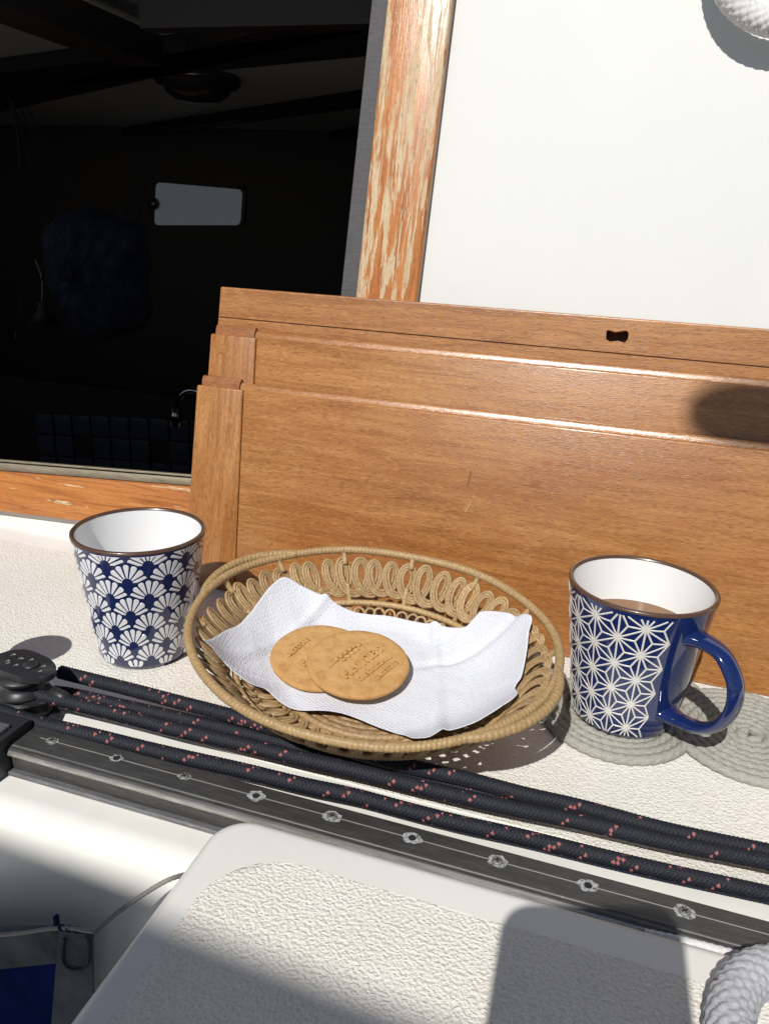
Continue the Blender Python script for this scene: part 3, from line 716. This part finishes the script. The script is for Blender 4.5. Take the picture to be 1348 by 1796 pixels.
# scallop mug
m1 = thing('scallop_mug', 'tapered white mug with navy scallop fans standing at the left of the basket', 'mug', (-.2366, .1608, .0008))
mug_body(m1, M['navy'], M['white_glaze'])
petals = []
NC = 10; RM = .0475; colw = 2*PI/NC; rf = colw*RM/2; drow = .0150
view_th = math.atan2(CAM.y-.1608, CAM.x+.2366)
zc = .0965+drow*.55; row = 0
HC = colw*RM/2; STR = 1.19; DR = drow/HC
def limit(dx, dy, rmax):
    """how far along a ray from a fan's focus the petal may run before it meets a fan of the next row down"""
    for cx_ in (-1.0, 1.0):
        # ellipse centred (cx_, -DR), semi-axes (1.05, STR*1.05)
        A_, B_ = 1.045, STR*1.045
        a_ = dx*dx/A_**2+dy*dy/B_**2; b_ = 2*(dx*(-cx_)/A_**2+dy*DR/B_**2); c_q = cx_**2/A_**2+DR**2/B_**2-1
        D_ = b_*b_-4*a_*c_q
        if D_ > 0:
            t_ = (-b_-math.sqrt(D_))/(2*a_)
            if t_ > 0: rmax = min(rmax, t_)
    return rmax
while zc > -.02:
    for c_ in range(NC):
        th0 = view_th + (c_+(.5 if row % 2 else 0))*colw + .10
        for k in range(7):
            ac = math.radians(90+(k-3)*25.0)+rng.uniform(-.012, .012); wv = rng.uniform(.95, 1.04)
            pts = []
            def edge(r_, sg): return ac+sg*math.radians(10.6)*wv*max(.25, 1-.17/max(r_, .05)*.55)
            rc = limit(math.cos(ac), math.sin(ac)*STR, .955)
            if rc < .50: continue
            for s_ in range(6): r_ = .27+(rc*.90-.27)*s_/5; pts.append((r_, edge(r_, -1)))
            for s_ in range(1, 6):
                f_ = -1+2*s_/6; r_ = rc*(.90+.10*math.sqrt(1-f_*f_)); pts.append((r_, ac+f_*(edge(r_, 1)-ac)))
            for s_ in range(5, -1, -1): r_ = .27+(rc*.90-.27)*s_/5; pts.append((r_, edge(r_, 1)))
            P3d = []; zz = []
            for rr, a_ in pts:
                rr = min(rr, limit(math.cos(a_), math.sin(a_)*STR, .955))
                x_ = HC*rr*math.cos(a_); z_ = zc+HC*rr*math.sin(a_)*STR-.005
                zz.append(z_); P3d.append((th0+x_/RM, min(max(z_, .0045), CH-.0035)))
            if max(zz) < .008 or min(zz) > CH-.0065: continue
            petals.append(P3d)
    zc -= drow; row += 1
V, Fq = [], []
for P_ in petals:
    n0 = len(V); n = len(P_)
    cth = sum(p_[0] for p_ in P_)/n; cz_ = sum(p_[1] for p_ in P_)/n
    V.append(cone_pt(cth, cz_, .00022))
    for th_, z_ in P_: V.append(cone_pt(cth+(th_-cth)*.93, cz_+(z_-cz_)*.95, .00020))
    for th_, z_ in P_: V.append(cone_pt(th_, z_, .00002))
    for k in range(n):
        a, b = n0+1+k, n0+1+(k+1) % n
        Fq.append((n0, a, b)); Fq.append((a, a+n, b+n, b))
o = mk('fan_pattern', V, Fq, M['petal'], m1, smooth=False); o['kind'] = 'stuff'

# star mug
MX, MY, MZ = .1624, .2078, .0072
m2 = thing('star_mug', 'navy mug with a white star lattice, full of tea, standing on the grey rope mat', 'mug', (MX, MY, MZ))
mug_body(m2, M['blue'], M['white_glaze'])
vth = math.atan2(CAM.y-MY, CAM.x-MX)
HA = vth + math.radians(52)                     # handle direction
pitch_z = .0217; ncol = 18; dth = 2*PI/ncol
last = vth + math.radians(8)                    # last full column of stars
lines = []; disks = []
def lat(i, j): return (last + i*dth, -.0097 + (j+(.5 if i % 2 else 0))*pitch_z)
ztop = CH-.0050; zbot = .0045
def cent(a, b, c_): return ((a[0]+b[0]+c_[0])/3, (a[1]+b[1]+c_[1])/3)
for i in range(-14, 1):
    for j in range(-2, 8):
        P_ = lat(i, j); disks.append(P_)
        lines.append((P_, lat(i, j+1)))
        hi = j if (i % 2 == 0) else j+1
        for jj in (hi-1, hi):
            lines.append((P_, lat(i+1, jj)))
        tr1 = (P_, lat(i+1, hi-1), lat(i+1, hi)); tr2 = (P_, lat(i, j+1), lat(i+1, hi))
        for tr in (tr1, tr2):
            cc_ = cent(*tr)
            for q in tr: lines.append((q, cc_))
SC = 1.0
V, Fq = [], []
def strip(a, b, w=.00066):
    n = max(2, int(abs(a[0]-b[0])/.05)+2)
    dx = (b[0]-a[0])*RM; dz = b[1]-a[1]; L_ = math.hypot(dx, dz); nx, nz = -dz/L_*w, dx/L_*w
    rowi = []
    for k in range(n+1):
        t_ = k/n; th_ = a[0]+(b[0]-a[0])*t_; z_ = a[1]+(b[1]-a[1])*t_
        if z_ < zbot or z_ > ztop: 
            rowi.append(None); continue
        n0 = len(V)
        for sg, of in ((1, .00002), (.85, .00022), (-.85, .00022), (-1, .00002)):
            V.append(cone_pt(th_+nx*sg/RM, z_+nz*sg, of))
        rowi.append(n0)
    for k in range(n):
        if rowi[k] is None or rowi[k+1] is None: continue
        for q in range(3): Fq.append((rowi[k]+q, rowi[k+1]+q, rowi[k+1]+q+1, rowi[k]+q+1))
for a, b in lines:
    # clip to the printed band
    if (a[1] < zbot and b[1] < zbot) or (a[1] > ztop and b[1] > ztop): continue
    def clip(p, q):
        for lim, s_ in ((zbot, 1), (ztop, -1)):
            if (p[1]-lim)*s_ < 0:
                t_ = (lim-p[1])/(q[1]-p[1]); p = (p[0]+(q[0]-p[0])*t_, lim+1e-5*s_)
        return p
    strip(clip(a, b), clip(b, a))
for P_ in disks:
    if P_[1] < zbot+.001 or P_[1] > ztop-.001: continue
    n0 = len(V); V.append(cone_pt(P_[0], P_[1], .0003)); n = 14
    for k in range(n): V.append(cone_pt(P_[0]+.0023*math.cos(2*PI*k/n)/RM, P_[1]+.0023*math.sin(2*PI*k/n), .00026))
    for k in range(n): Fq.append((n0, n0+1+k, n0+1+(k+1) % n))
o = mk('star_lattice', V, Fq, M['lineglaze'], m2); o['kind'] = 'stuff'
# handle: flattened tube
hp = [(mug_r(.090)-.003, .0900), (mug_r(.090)+.010, .0915), (.0750, .0880), (.0870, .0735), (.0890, .0560), (.0825, .0395), (.0695, .0285), (.0540, .0245), (mug_r(.024)+.004, .0235), (mug_r(.024)-.003, .0235)]
H2 = spline([(r*math.cos(HA), r*math.sin(HA), z) for r, z in hp], 60)
rr_ = np.interp(np.linspace(0, 1, 61), [0, .06, .2, .5, .8, .94, 1], [.0125, .0100, .0080, .0078, .0080, .0105, .0130])
Bt = np.array([-math.sin(HA), math.cos(HA), 0.]); _, Tn_, _, _ = frames(H2); Nn = np.cross(Bt[None, :], Tn_)
tube('handle', H2, rr_, M['blue'], m2, 20, NB=(np.tile(Bt, (61, 1)), Nn), flat=.52)
tr = CR-.0036-(CR-CB)*(CH-.0012-.0765)/(CH-.0112)*.93
mk('tea', [(0, 0, .0765)]+[(tr*math.cos(2*PI*k/64), tr*math.sin(2*PI*k/64), .0765) for k in range(64)], [(0, 1+k, 1+(k+1) % 64) for k in range(64)], M['tea'], m2)

# ================================================================== ROPE MAT (two flat coils of grey cord)
def coil(name, cx, cy, r0, r1, parent, cord=.0037, lab=None, sq=1.0, ph=0):
    turns = (r1-r0)/(cord*1.9); n = int(turns*240)
    a = np.linspace(0, turns*2*PI, n)+ph; r = r0+(a-ph)/(2*PI)*cord*1.9
    P = np.stack([cx+r*np.cos(a)*sq, cy+r*np.sin(a), np.full(n, cord*.9+.0010)+.0004*np.sin(a*3.7)], 1)
    def rad(th, sl): return 1+.34*np.abs(np.sin(th*1.5+sl*PI/.0085))**.7-.20
    return tube(name, P, cord, M['rope_grey'], parent, 14, rad=rad)
mat_ = thing('rope_mat', 'flat grey rope mat of overlapping coils under the star mug', 'mat', (0, 0, 0))
coil('coil', .1570, .2045, .003, .0585, mat_, sq=1.0, ph=2.4)
coil('coil', .2560, .2165, .003, .0615, mat_, ph=1.2)
coil('coil', .2080, .2640, .003, .0205, mat_, ph=2.0)
coil('coil', .3600, .2250, .003, .0560, mat_, ph=2.6)
coil('coil', .0800, .2300, .003, .0420, mat_, ph=.6)

# ================================================================== BASKET
BC = Vector((-.0202, .1239, .0806)); BA, BB = .1342, .1100
tx, ty = math.radians(9.3), math.radians(.95)
nrm = Vector((math.sin(ty), -math.sin(tx), 1)).normalized()
ux = Vector((0, 1, 0)).cross(nrm).normalized(); uy = nrm.cross(ux)
BD = .050
org = BC - nrm*BD
Mb = Matrix(((ux.x, uy.x, nrm.x, org.x), (ux.y, uy.y, nrm.y, org.y), (ux.z, uy.z, nrm.z, org.z), (0, 0, 0, 1)))
bk = thing('wicker_basket', 'oval wicker basket with looped open sides and wrapped rim, holding paper and biscuits', 'basket')
bk.matrix_world = Mb
Mbi = Mb.inverted()
prof_r = [(0, 0), (.60, 0), (.66, .004), (.74, .012), (.80, .020), (.90, .035), (1.0, BD)]
def wall_w(rho): return float(np.interp(rho, [p_[0] for p_ in prof_r], [p_[1] for p_ in prof_r]))
def ell(rho, th, w=None, out=0.0):
    return np.array([(BA*rho+out)*math.cos(th), (BB*rho+out)*math.sin(th), wall_w(rho) if w is None else w])
def wrap_rad(pitch, amp=.10):
    return lambda th, sl: 1+amp*1.7*(np.abs(np.sin(PI*sl/pitch+th*.5))**.45)-amp
TH = np.linspace(0, 2*PI, 1500, endpoint=False)
rimP = np.array([ell(1.0, a) + [0, 0, .003*math.cos(a)**2+.0006*math.sin(7*a)] for a in TH])
tube('rim', rimP, .0031, M['wrap'], bk, 12, True, rad=wrap_rad(.0031))
for c0 in (math.radians(158), math.radians(-25)):
    aa = np.linspace(c0-.42, c0+.42, 260)
    hp_ = np.array([ell(1.0, a, out=.0088*math.cos((a-c0)/.42*PI/2)**.8 - .001) + [0, 0, .003*math.cos(a)**2+.0015*math.cos((a-c0)/.42*PI/2)] for a in aa])
    tube('handle', hp_, .0033, M['wrap'], bk, 12, rad=wrap_rad(.0038))
midP = np.array([ell(.765, a) for a in TH[::2]])
tube('middle_ring', midP, .0025, M['wrap'], bk, 10, True, rad=wrap_rad(.0036))
baseP = np.array([ell(.50, a) + [0, 0, .002] for a in TH[::2]])
tube('base_ring', baseP, .0026, M['cane'], bk, 10, True, rad=wrap_rad(.004))
# loops: a looping curve climbing the wall, four canes wide, one object per loop
def wall_frame(rho, th):
    p_ = ell(rho, th); e = 1e-3
    dt = ell(rho, th+e)-p_; dt /= np.linalg.norm(dt)
    dr = ell(rho+.01, th)-ell(rho-.01, th); dr /= np.linalg.norm(dr)
    return p_, dt, dr, np.cross(dt, dr)
NL = 54
def loop_pts(k, off, A, B_, mid, N, zamp, span=(-.12, 1.12), n=36):
    out = []
    for u in np.linspace(span[0], span[1], n):
        ph = 2*PI*u
        # trochoid: base runs forward, top runs back
        thc = (k+u)*2*PI/N
        x = (A+off)*math.sin(ph); y = -(B_+off)*math.cos(ph)
        rho = mid
        p_, dt, dr, nn = wall_frame(rho, thc)
        p2 = p_ + dt*x + dr*y + nn*(zamp*math.cos(ph*1.0+PI/2)) 
        out.append(p2)
    return out
wall_len = np.linalg.norm(ell(.955, 0)-ell(.80, 0))
pitch_l = 2*PI*.127*.88/NL
for k in range(NL):
    parts = []
    ja = rng.uniform(-.0011, .0011); jb = rng.uniform(-.0013, .0013); jk = rng.uniform(-.14, .14)
    for s_ in range(3):
        off = (s_-1)*.00225
        P_ = loop_pts(k+jk, off+rng.uniform(-.0002, .0002), pitch_l*.60+ja, .0135+jb, .882, NL, .0022)
        parts.append(tube_arrays(P_, .00135, 6)[:2])
    V, Fq = join_arrays(parts); mk('loop', V, Fq, M['cane'], bk)
NS = 66
for k in range(NS):
    P_ = loop_pts(k+rng.uniform(-.15, .15), 0, .0062, .0062+rng.uniform(-.0004, .0004), .700, NS, .0010, span=(0, 1.0), n=22)
    tube('small_loop', P_, .0012, M['cane'], bk, 6)
NI = 46
for k in range(NI):
    parts = []
    for s_ in range(2):
        parts.append(tube_arrays(np.array(loop_pts(k, (s_-.5)*.0023, .0062, .0080+rng.uniform(-.0005, .0005), .600, NI, .0014))+[0, 0, .0030], .0013, 6)[:2])
    V, Fq = join_arrays(parts); mk('inner_loop', V, Fq, M['cane'], bk)
# ties between rings
for k in range(14):
    a = (k+.5)*2*PI/14
    P_ = [ell(1.0, a)+[0, 0, .003*math.cos(a)**2+.002], ell(.985, a), ell(.935, a)+[0, 0, .001]]
    tube('tie', spline(P_, 8), .0022, M['wrap'], bk, 8, rad=wrap_rad(.002))
    P_ = [ell(.845, a)+[0, 0, .002], ell(.80, a)+[0, 0, .0015], ell(.755, a)]
    tube('tie', spline(P_, 8), .0019, M['wrap'], bk, 8, rad=wrap_rad(.002))
parts = []
for k in range(12):
    rho = .56-.045*k
    if rho < .05: break
    parts.append(tube_arrays(np.array([ell(rho, a, -.0030+.0005*math.sin(30*a+PI*k)) for a in np.linspace(0, 2*PI, 180, endpoint=False)]), .0030, 8, True)[:2])
V, Fq = join_arrays(parts); o = mk('base_weave', V, Fq, M['cane_dark'], bk); o['kind'] = 'stuff'

# ================================================================== PAPER NAPKIN
def nap_w(u, v_):
    rho = math.hypot(u/BA, v_/BB)
    r2 = max(0, rho-.50)
    w = .0074 + (r2**1.75)*.185 + max(0, rho-.82)*.035
    return w
def nap_hit(px, py):
    d = ray(px, py); dl_ = Mbi.to_3x3() @ d; o_ = Mbi @ CAM
    lo, hi = None, None
    prev = None
    for t_ in np.linspace(.35, .85, 400):
        p_ = o_ + dl_*t_; g = p_.z - nap_w(p_.x, p_.y)
        if prev is not None and g < 0 and prev > 0: return (p_.x, p_.y)
        prev = g
    return None
outline = [(357, 1130), (392, 1112), (418, 1098), (440, 1078), (462, 1048), (480, 1026), (500, 1014), (528, 1031), (560, 1050), (600, 1069), (640, 1078), (690, 1086), (740, 1098), (790, 1104), (815, 1103), (832, 1090), (845, 1080), (885, 1080), (929, 1082), (926, 1115), (922, 1150), (914, 1188), (903, 1205), (893, 1235), (882, 1252), (858, 1276), (825, 1289), (790, 1297), (745, 1299), (705, 1292), (660, 1276), (620, 1262), (580, 1252), (520, 1246), (490, 1232), (466, 1215), (440, 1205), (410, 1180), (380, 1150)]
hits = [nap_hit(*q) for q in outline]; hits = [q for q in hits if q]
bd = spline([(q[0], q[1], 0) for q in hits], 480, True)[:480]
cen = bd.mean(0)
nrg = 90; V, Fq = [], []
cu, cv = cen[0], cen[1]
k_ang = math.radians(25)
for i in range(nrg+1):
    t_ = (i/nrg)
    for j, b_ in enumerate(bd):
        u = cu+(b_[0]-cu)*t_; v_ = cv+(b_[1]-cv)*t_
        rho = math.hypot(u/BA, v_/BB)
        w = nap_w(u, v_)
        e = t_**3
        fold = .0012*math.sin(u*70+v_*38+.6)*math.sin(v_*45-u*22) * min(1, max(0, (rho-.25)*2.2))*min(1, max(.15, (.95-rho)*4))
        # soft creases running from the cookies to the right-hand corner and the two corners on the left
        cr1 = .0042*math.exp(-((u-.052+.30*(v_-.0))/.0040)**2)*min(1, max(0, rho-.30)*3)
        cr2 = .0040*math.exp(-((u+.082-.35*v_)/.0036)**2)*min(1, max(0, rho-.35)*3)
        cr3 = -.0030*math.exp(-((v_-.030-.55*(u-.04))/.0042)**2)*(1 if u > .02 else 0)*min(1, (u-.02)*30)
        edge = .0008*e*(1+math.sin(j/480*2*PI*9+1.0))
        cr4 = .0016*abs(((u*.8+v_*.6)*55+.3) % 2-1)*min(1, max(0, rho-.30)*2.5)*min(1, max(.1, (1.0-rho)*4))   # sharp shallow creases
        cr5 = .0012*abs(((u*.35-v_*.94)*48+.9) % 2-1)*min(1, max(0, rho-.30)*2.5)*min(1, max(.1, (1.0-rho)*4))
        V.append((u, v_, w+fold+cr1+cr2+cr3+cr4+cr5+edge))
n = len(bd)
for i in range(nrg):
    for j in range(n):
        if i == 0: Fq.append((0, n+j, n+(j+1) % n)) if True else None
        else: Fq.append((i*n+j, i*n+(j+1) % n, (i+1)*n+(j+1) % n, (i+1)*n+j))
V = np.array(V); V[:n] = V[0]
W_ = np.array([tuple(Mb @ Vector(v_)) for v_ in V])
nb = np.array((W_[:, 0].mean(), W_[:, 1].mean(), W_[:, 2].min()))
o = mk('paper_napkin', W_-nb, Fq, M['paper'], None, loc=tuple(nb)); tag(o, 'white embossed paper towel crumpled inside the wicker basket under the biscuits', 'napkin')
bm = bmesh.new(); bm.from_mesh(o.data); bmesh.ops.remove_doubles(bm, verts=bm.verts, dist=1e-6); bmesh.ops.recalc_face_normals(bm, faces=bm.faces)
bm.to_mesh(o.data); bm.free()
sm = o.modifiers.new('thickness', 'SOLIDIFY'); sm.thickness = .0005; sm.offset = 0

# ================================================================== BISCUITS
def dir_plane(o_, n_, px, py):
    d = ray(px, py); t_ = (o_-CAM).dot(n_)/d.dot(n_); return CAM+d*t_
cn = Vector((math.sin(math.radians(3.5)), -math.sin(math.radians(9.5)), 1)).normalized()
def biscuit(name, label, px, py, dist, up, lw=True):
    c_ = CAM + ray(px, py)*dist + cn*up
    a = dir_plane(c_, cn, 593, 1184); b = dir_plane(c_, cn, 668, 1128)
    X = (b-a); X -= cn*X.dot(cn); X.normalize(); Y = cn.cross(X)
    Mx = Matrix(((X.x, Y.x, cn.x, c_.x), (X.y, Y.y, cn.y, c_.y), (X.z, Y.z, cn.z, c_.z), (0, 0, 0, 1)))
    t = thing(name, label, 'biscuit'); t.matrix_world = Mx
    R_ = RBI; pr_ = [(0, -.0036), (R_-.002, -.0036), (R_-.0004, -.0028), (R_, -.0014), (R_-.0003, -.0002), (R_-.0014, .0006), (R_-.0035, .0009)]
    for k in range(1, 12): pr_.append(((R_-.0035)*(1-k/12), .0009))
    pr_.append((0, .0009))
    o_ = lathe('crumb', pr_, M['biscuit'], t, 96)
    for v_ in o_.data.vertices:
        co = v_.co; a_ = math.atan2(co.y, co.x)
        k_ = 1+.004*math.sin(5*a_+px)+.003*math.sin(11*a_); co.x *= k_; co.y *= k_
        if co.z > 0: co.z += .00025*math.sin(co.x*230+px)*math.sin(co.y*190)
    # docking holes round the edge and across the face
    for (hx, hy) in [(.031*math.cos(a_), .031*math.sin(a_)) for a_ in [2*PI*k/11+.3 for k in range(11)]]:
        lathe('prick', [(0, .0006), (.0004, .0006), (.0009, .0016), (.0014, .0010), (.0016, .0006)], M['groove'] if False else M['biscuit'], t, 10, loc=(hx, hy, 0))
    return t
def text_on(t, s, size, x, y, z=.0013, ext=.0008, rot=0.0, space=1.0):
    cu_ = bpy.data.curves.new('t', 'FONT'); cu_.body = s; cu_.size = size; cu_.extrude = ext; cu_.bevel_depth = size*.03; cu_.bevel_resolution = 1
    cu_.align_x = 'CENTER'; cu_.align_y = 'CENTER'; cu_.space_character = space
    to = bpy.data.objects.new('t', cu_); COL.objects.link(to)
    dg = bpy.context.evaluated_depsgraph_get(); me = bpy.data.meshes.new_from_object(to.evaluated_get(dg)); bpy.data.objects.remove(to)
    me.materials.clear(); me.materials.append(M['biscuit'])
    o_ = bpy.data.objects.new('lettering', me); COL.objects.link(o_); o_.parent = t; o_.location = (x, y, z); o_.rotation_euler = (0, 0, rot); return o_
def wheat(t, x, y, rot, sc=1.0):
    parts = []
    def grain(gx, gy, ga, L_=.0052, w_=.0015):
        V_, F_ = [], []
        nu, nv = 8, 6
        for i in range(nu+1):
            u = i/nu; r_ = w_*math.sin(PI*u)**.7+1e-5
            for j in range(nv):
                b_ = 2*PI*j/nv; lx = (u-.5)*L_; ly = r_*math.cos(b_); lz = .0009+r_*.75*math.sin(b_)
                V_.append((gx+lx*math.cos(ga)-ly*math.sin(ga), gy+lx*math.sin(ga)+ly*math.cos(ga), lz))
        for i in range(nu):
            for j in range(nv): F_.append((i*nv+j, i*nv+(j+1) % nv, (i+1)*nv+(j+1) % nv, (i+1)*nv+j))
        parts.append((np.array(V_), F_))
    for k in range(4):
        grain(-.006+k*.0045, .0019, .55); grain(-.004+k*.0045, -.0019, -.55)
    grain(.0135, 0, 0)
    parts.append(tube_arrays([(-.016, -.0006, .0011), (-.008, 0, .0012), (.012, 0, .0012)], .0005, 5)[:2])
    V_, F_ = join_arrays(parts); V_ = V_*[sc, sc, 1]
    o_ = mk('wheat_ear', V_, F_, M['biscuit'], t); o_.location = (x, y, .0004); o_.rotation_euler = (0, 0, rot)
def rest(px, py, lift):
    d_ = ray(px, py); dl_ = Mbi.to_3x3() @ d_; o_ = Mbi @ CAM
    prev = None
    for t_ in np.linspace(.4, .8, 2000):
        p_ = o_+dl_*t_; g_v = p_.z - nap_w(p_.x, p_.y) - lift
        if prev is not None and g_v < 0 and prev >= 0: return t_
        prev = g_v
    return .6
DB = rest(628, 1163.5, .0120); DB2 = rest(562, 1150, .0062)
RBI = .0375/.5869*DB
b2_ = biscuit('biscuit', 'round golden biscuit on the left, partly covered by the other one', 562, 1150, DB2, .0)
text_on(b2_, "McVITIE'S", .0095, .0, .004, rot=.1); wheat(b2_, -.012, -.020, -.5); text_on(b2_, 'DIGESTIVE', .0055, -.006, .018, rot=.1)
b1_ = biscuit('biscuit', 'round golden biscuit on the right, lying on top with a stamped ear of wheat', 628, 1163.5, DB, .0012)
b1_['label'] = 'round golden biscuit on the right, lying on top with a stamped ear of wheat'
text_on(b1_, "McVITIE'S", .0105, .0005, -.0035, space=1.02); text_on(b1_, 'THE ORIGINAL', .0052, .0015, -.0145, space=1.05)
wheat(b1_, -.002, .0115, .0, 1.15); text_on(b1_, 'DIGESTIVE', .0050, .006, -.0225)

# ================================================================== WHITE ROPES
rl = thing('hanging_rope', 'loop of thick white braided rope hanging against the white wall at the top right', 'rope', (0, .353, 0), (-LEAN, 0, 0))
cxr, czr, Rr = .209, .600, .0610
P_ = [(cxr+Rr*math.cos(a), -.022-.002*math.sin(a*2), czr+Rr*math.sin(a)*1.02) for a in np.linspace(math.radians(172), math.radians(372), 80)]
P_ = [(P_[0][0]-.012, -.020, P_[0][2]+.12)] + P_ + [(P_[-1][0]+.010, -.02, P_[-1][2]+.12)]
braid('rope_loop', spline(P_, 200), .0096, [M['rope_white']], rl, n=8, p=.0075, amp=.22, res=.0008, sides=40)
c_ = on_z(1430, 1868, .0405)
P_ = [(c_.x+.0330*math.cos(a), c_.y+.046*math.sin(a), .0405) for a in np.linspace(math.radians(-48), math.radians(300), 110)]
tag(braid('rope_coil', P_, .0100, [M['rope_old']], n=8, p=.0062, amp=.18, res=.0009, sides=48), 'thick white braided rope curling on the seat at the bottom right corner', 'rope')

# ================================================================== CANVAS POCKET at the lower left
cp = thing('canvas_pocket', 'dark blue canvas pocket with grey trim hanging in the shade below the deck edge', 'pocket', (-.12, -.068, -.2))
def Q(px, py, y=-.085): v_ = on_y(px, py, y); return (v_.x+.12, v_.z+.2)
yb = -.085+.068
prism('blue_panel', [Q(-200, 1700), Q(112, 1680), Q(80, 1990), Q(-240, 2000)], yb, -.003, 'y', M['canvas_blue'], cp, bevel=.002)
prism('top_trim', [Q(-210, 1636, -.090), Q(100, 1632, -.090), Q(108, 1690, -.090), Q(-200, 1722, -.090)], yb-.005, yb-.0005, 'y', M['trim_grey'], cp, bevel=.0008)
prism('side_trim', [Q(102, 1632, -.092), Q(162, 1640, -.092), Q(166, 1990, -.092), Q(74, 1990, -.092)], yb-.0070, yb-.0052, 'y', M['trim_grey'], cp, bevel=.0008)
a = Q(0, 1640, -.094); b = Q(165, 1634, -.094)
tube('edge_cord', spline([(Q(-180, 1645, -.094)[0], yb-.009, Q(-180, 1645, -.094)[1]), (a[0], yb-.009, a[1]), (Q(100, 1628, -.094)[0], yb-.009, Q(100, 1628, -.094)[1]), (b[0], yb-.009, b[1])], 30), .0011, M['cord'], cp)
for (px, py) in ((108, 1628), (122, 1630), (134, 1632)):
    q = Q(px, py, -.094); box('strap', (q[0]-.0020, q[0]+.0020, yb-.0102, yb-.0070, q[1]-.0012, q[1]+.0012), M['strap_blue'], cp, bevel=.0008)
q = Q(94, 1622, -.094); box('strap', (q[0]-.0012, q[0]+.0012, yb-.008, yb-.005, q[1]-.003, q[1]+.004), M['strap_blue'], cp, bevel=.0006)
# corded loop on the side trim
lp_ = [(Q(*c, -.094)[0], yb-.0085, Q(*c, -.094)[1]) for c in ((112, 1648), (108, 1680), (118, 1698), (142, 1702), (154, 1686), (154, 1650), (148, 1642))]
tube('stitched_loop', spline(lp_, 60), .0007, M['net_string'], cp, 8, rad=wrap_rad(.002, .5))
q0 = on_y(163, 1640, -.088)
cl = [tuple(q0), tuple(on_y(200, 1606, -.078)), tuple(on_y(250, 1570, -.068)), tuple(on_y(296, 1543, -.062)), (-.0660, -.046, -.001)]
tag(braid('lashing_line', spline(cl, 60), np.interp(np.linspace(0, 1, 2), [0, 1], [.0013, .0013])[0], [M['cord']], n=4, p=.003, sides=12), 'thin grey line stretched from the canvas pocket up to the seat corner', 'line')

# ================================================================== PHOTOGRAPHER'S SIDE (outside the frame; a phone, and occluders added only to cast shadows)
ph = thing('phone', 'dark rectangular phone held up where the photograph is taken from, shading the seat', 'phone')
ph.matrix_world = Matrix(((RT.x, -DN.x, -FW.x, CAM.x), (RT.y, -DN.y, -FW.y, CAM.y), (RT.z, -DN.z, -FW.z, CAM.z), (0, 0, 0, 1)))
poly = rounded_rect(-.0550, .0335, -.170, .0205, .0120, 8)
prism('case', poly, .0040, .0130, 'z', M['phone_black'], ph, bevel=.0015)
prism('screen', rounded_rect(-.0520, .0305, -.167, .0175, .010, 8), .0131, .0136, 'z', M['lens_glass'], ph)
def up_sun(p, dist): return Vector(p) - LIGHT*dist
aw = up_sun((.0, -.1265, .030), 1.9)
an = thing('cockpit_occluder', 'blue canvas awning added out of view to shade the seat', 'occluder', aw, (0, 0, math.radians(-3.0)))  # unseen canvas and pole, added only to cast the diagonal shade
box('canvas', (-1.5, .75, -.75, 0, 0, .012), M['occluder_blue'], an, bevel=.004)
tube('pole', [(-1.5, -.004, .006), (.75, -.004, .006)], .012, M['lamp_metal'], an)
# unseen added block hung from the awning: its soft shadow falls on the washboards
sp = Vector((.2450, .345, .232)); hb = up_sun(sp, 2.1)
hbk = thing('hanging_occluder', 'unseen wooden block added over the cockpit to shadow the washboards', 'pulley', hb)
bm = bmesh.new(); bmesh.ops.create_uvsphere(bm, u_segments=24, v_segments=14, radius=1.0)
for v_ in bm.verts: v_.co = Vector((math.copysign(abs(v_.co.x)**.75, v_.co.x)*.066, v_.co.y*.022, v_.co.z*.034))
bm_obj('shell', bm, M['occluder_brown'], hbk)
tube('rope', [(0, 0, .02), (0.05, -.10, .35), (.08, -.2, .62)], .004, M['rope_white'], hbk)

ms = thing('track_occluder', 'unseen black block added beyond the left end stop to shadow the deck', 'pulley', (-.326, .030, 0))  # unseen block added to cast the rounded shadow beside the scallop mug
bm = bmesh.new(); bmesh.ops.create_uvsphere(bm, u_segments=24, v_segments=14, radius=1.0)
for v_ in bm.verts: v_.co = Vector((v_.co.x*.024, v_.co.y*.014, v_.co.z*.022+.096))
bm_obj('cheek', bm, M['block'], ms)
prism('strap', [(-.008, .0), (.010, .0), (.030, .045), (.022, .075), (.006, .075)], -.004, .004, 'y', M['block'], ms, bevel=.001)
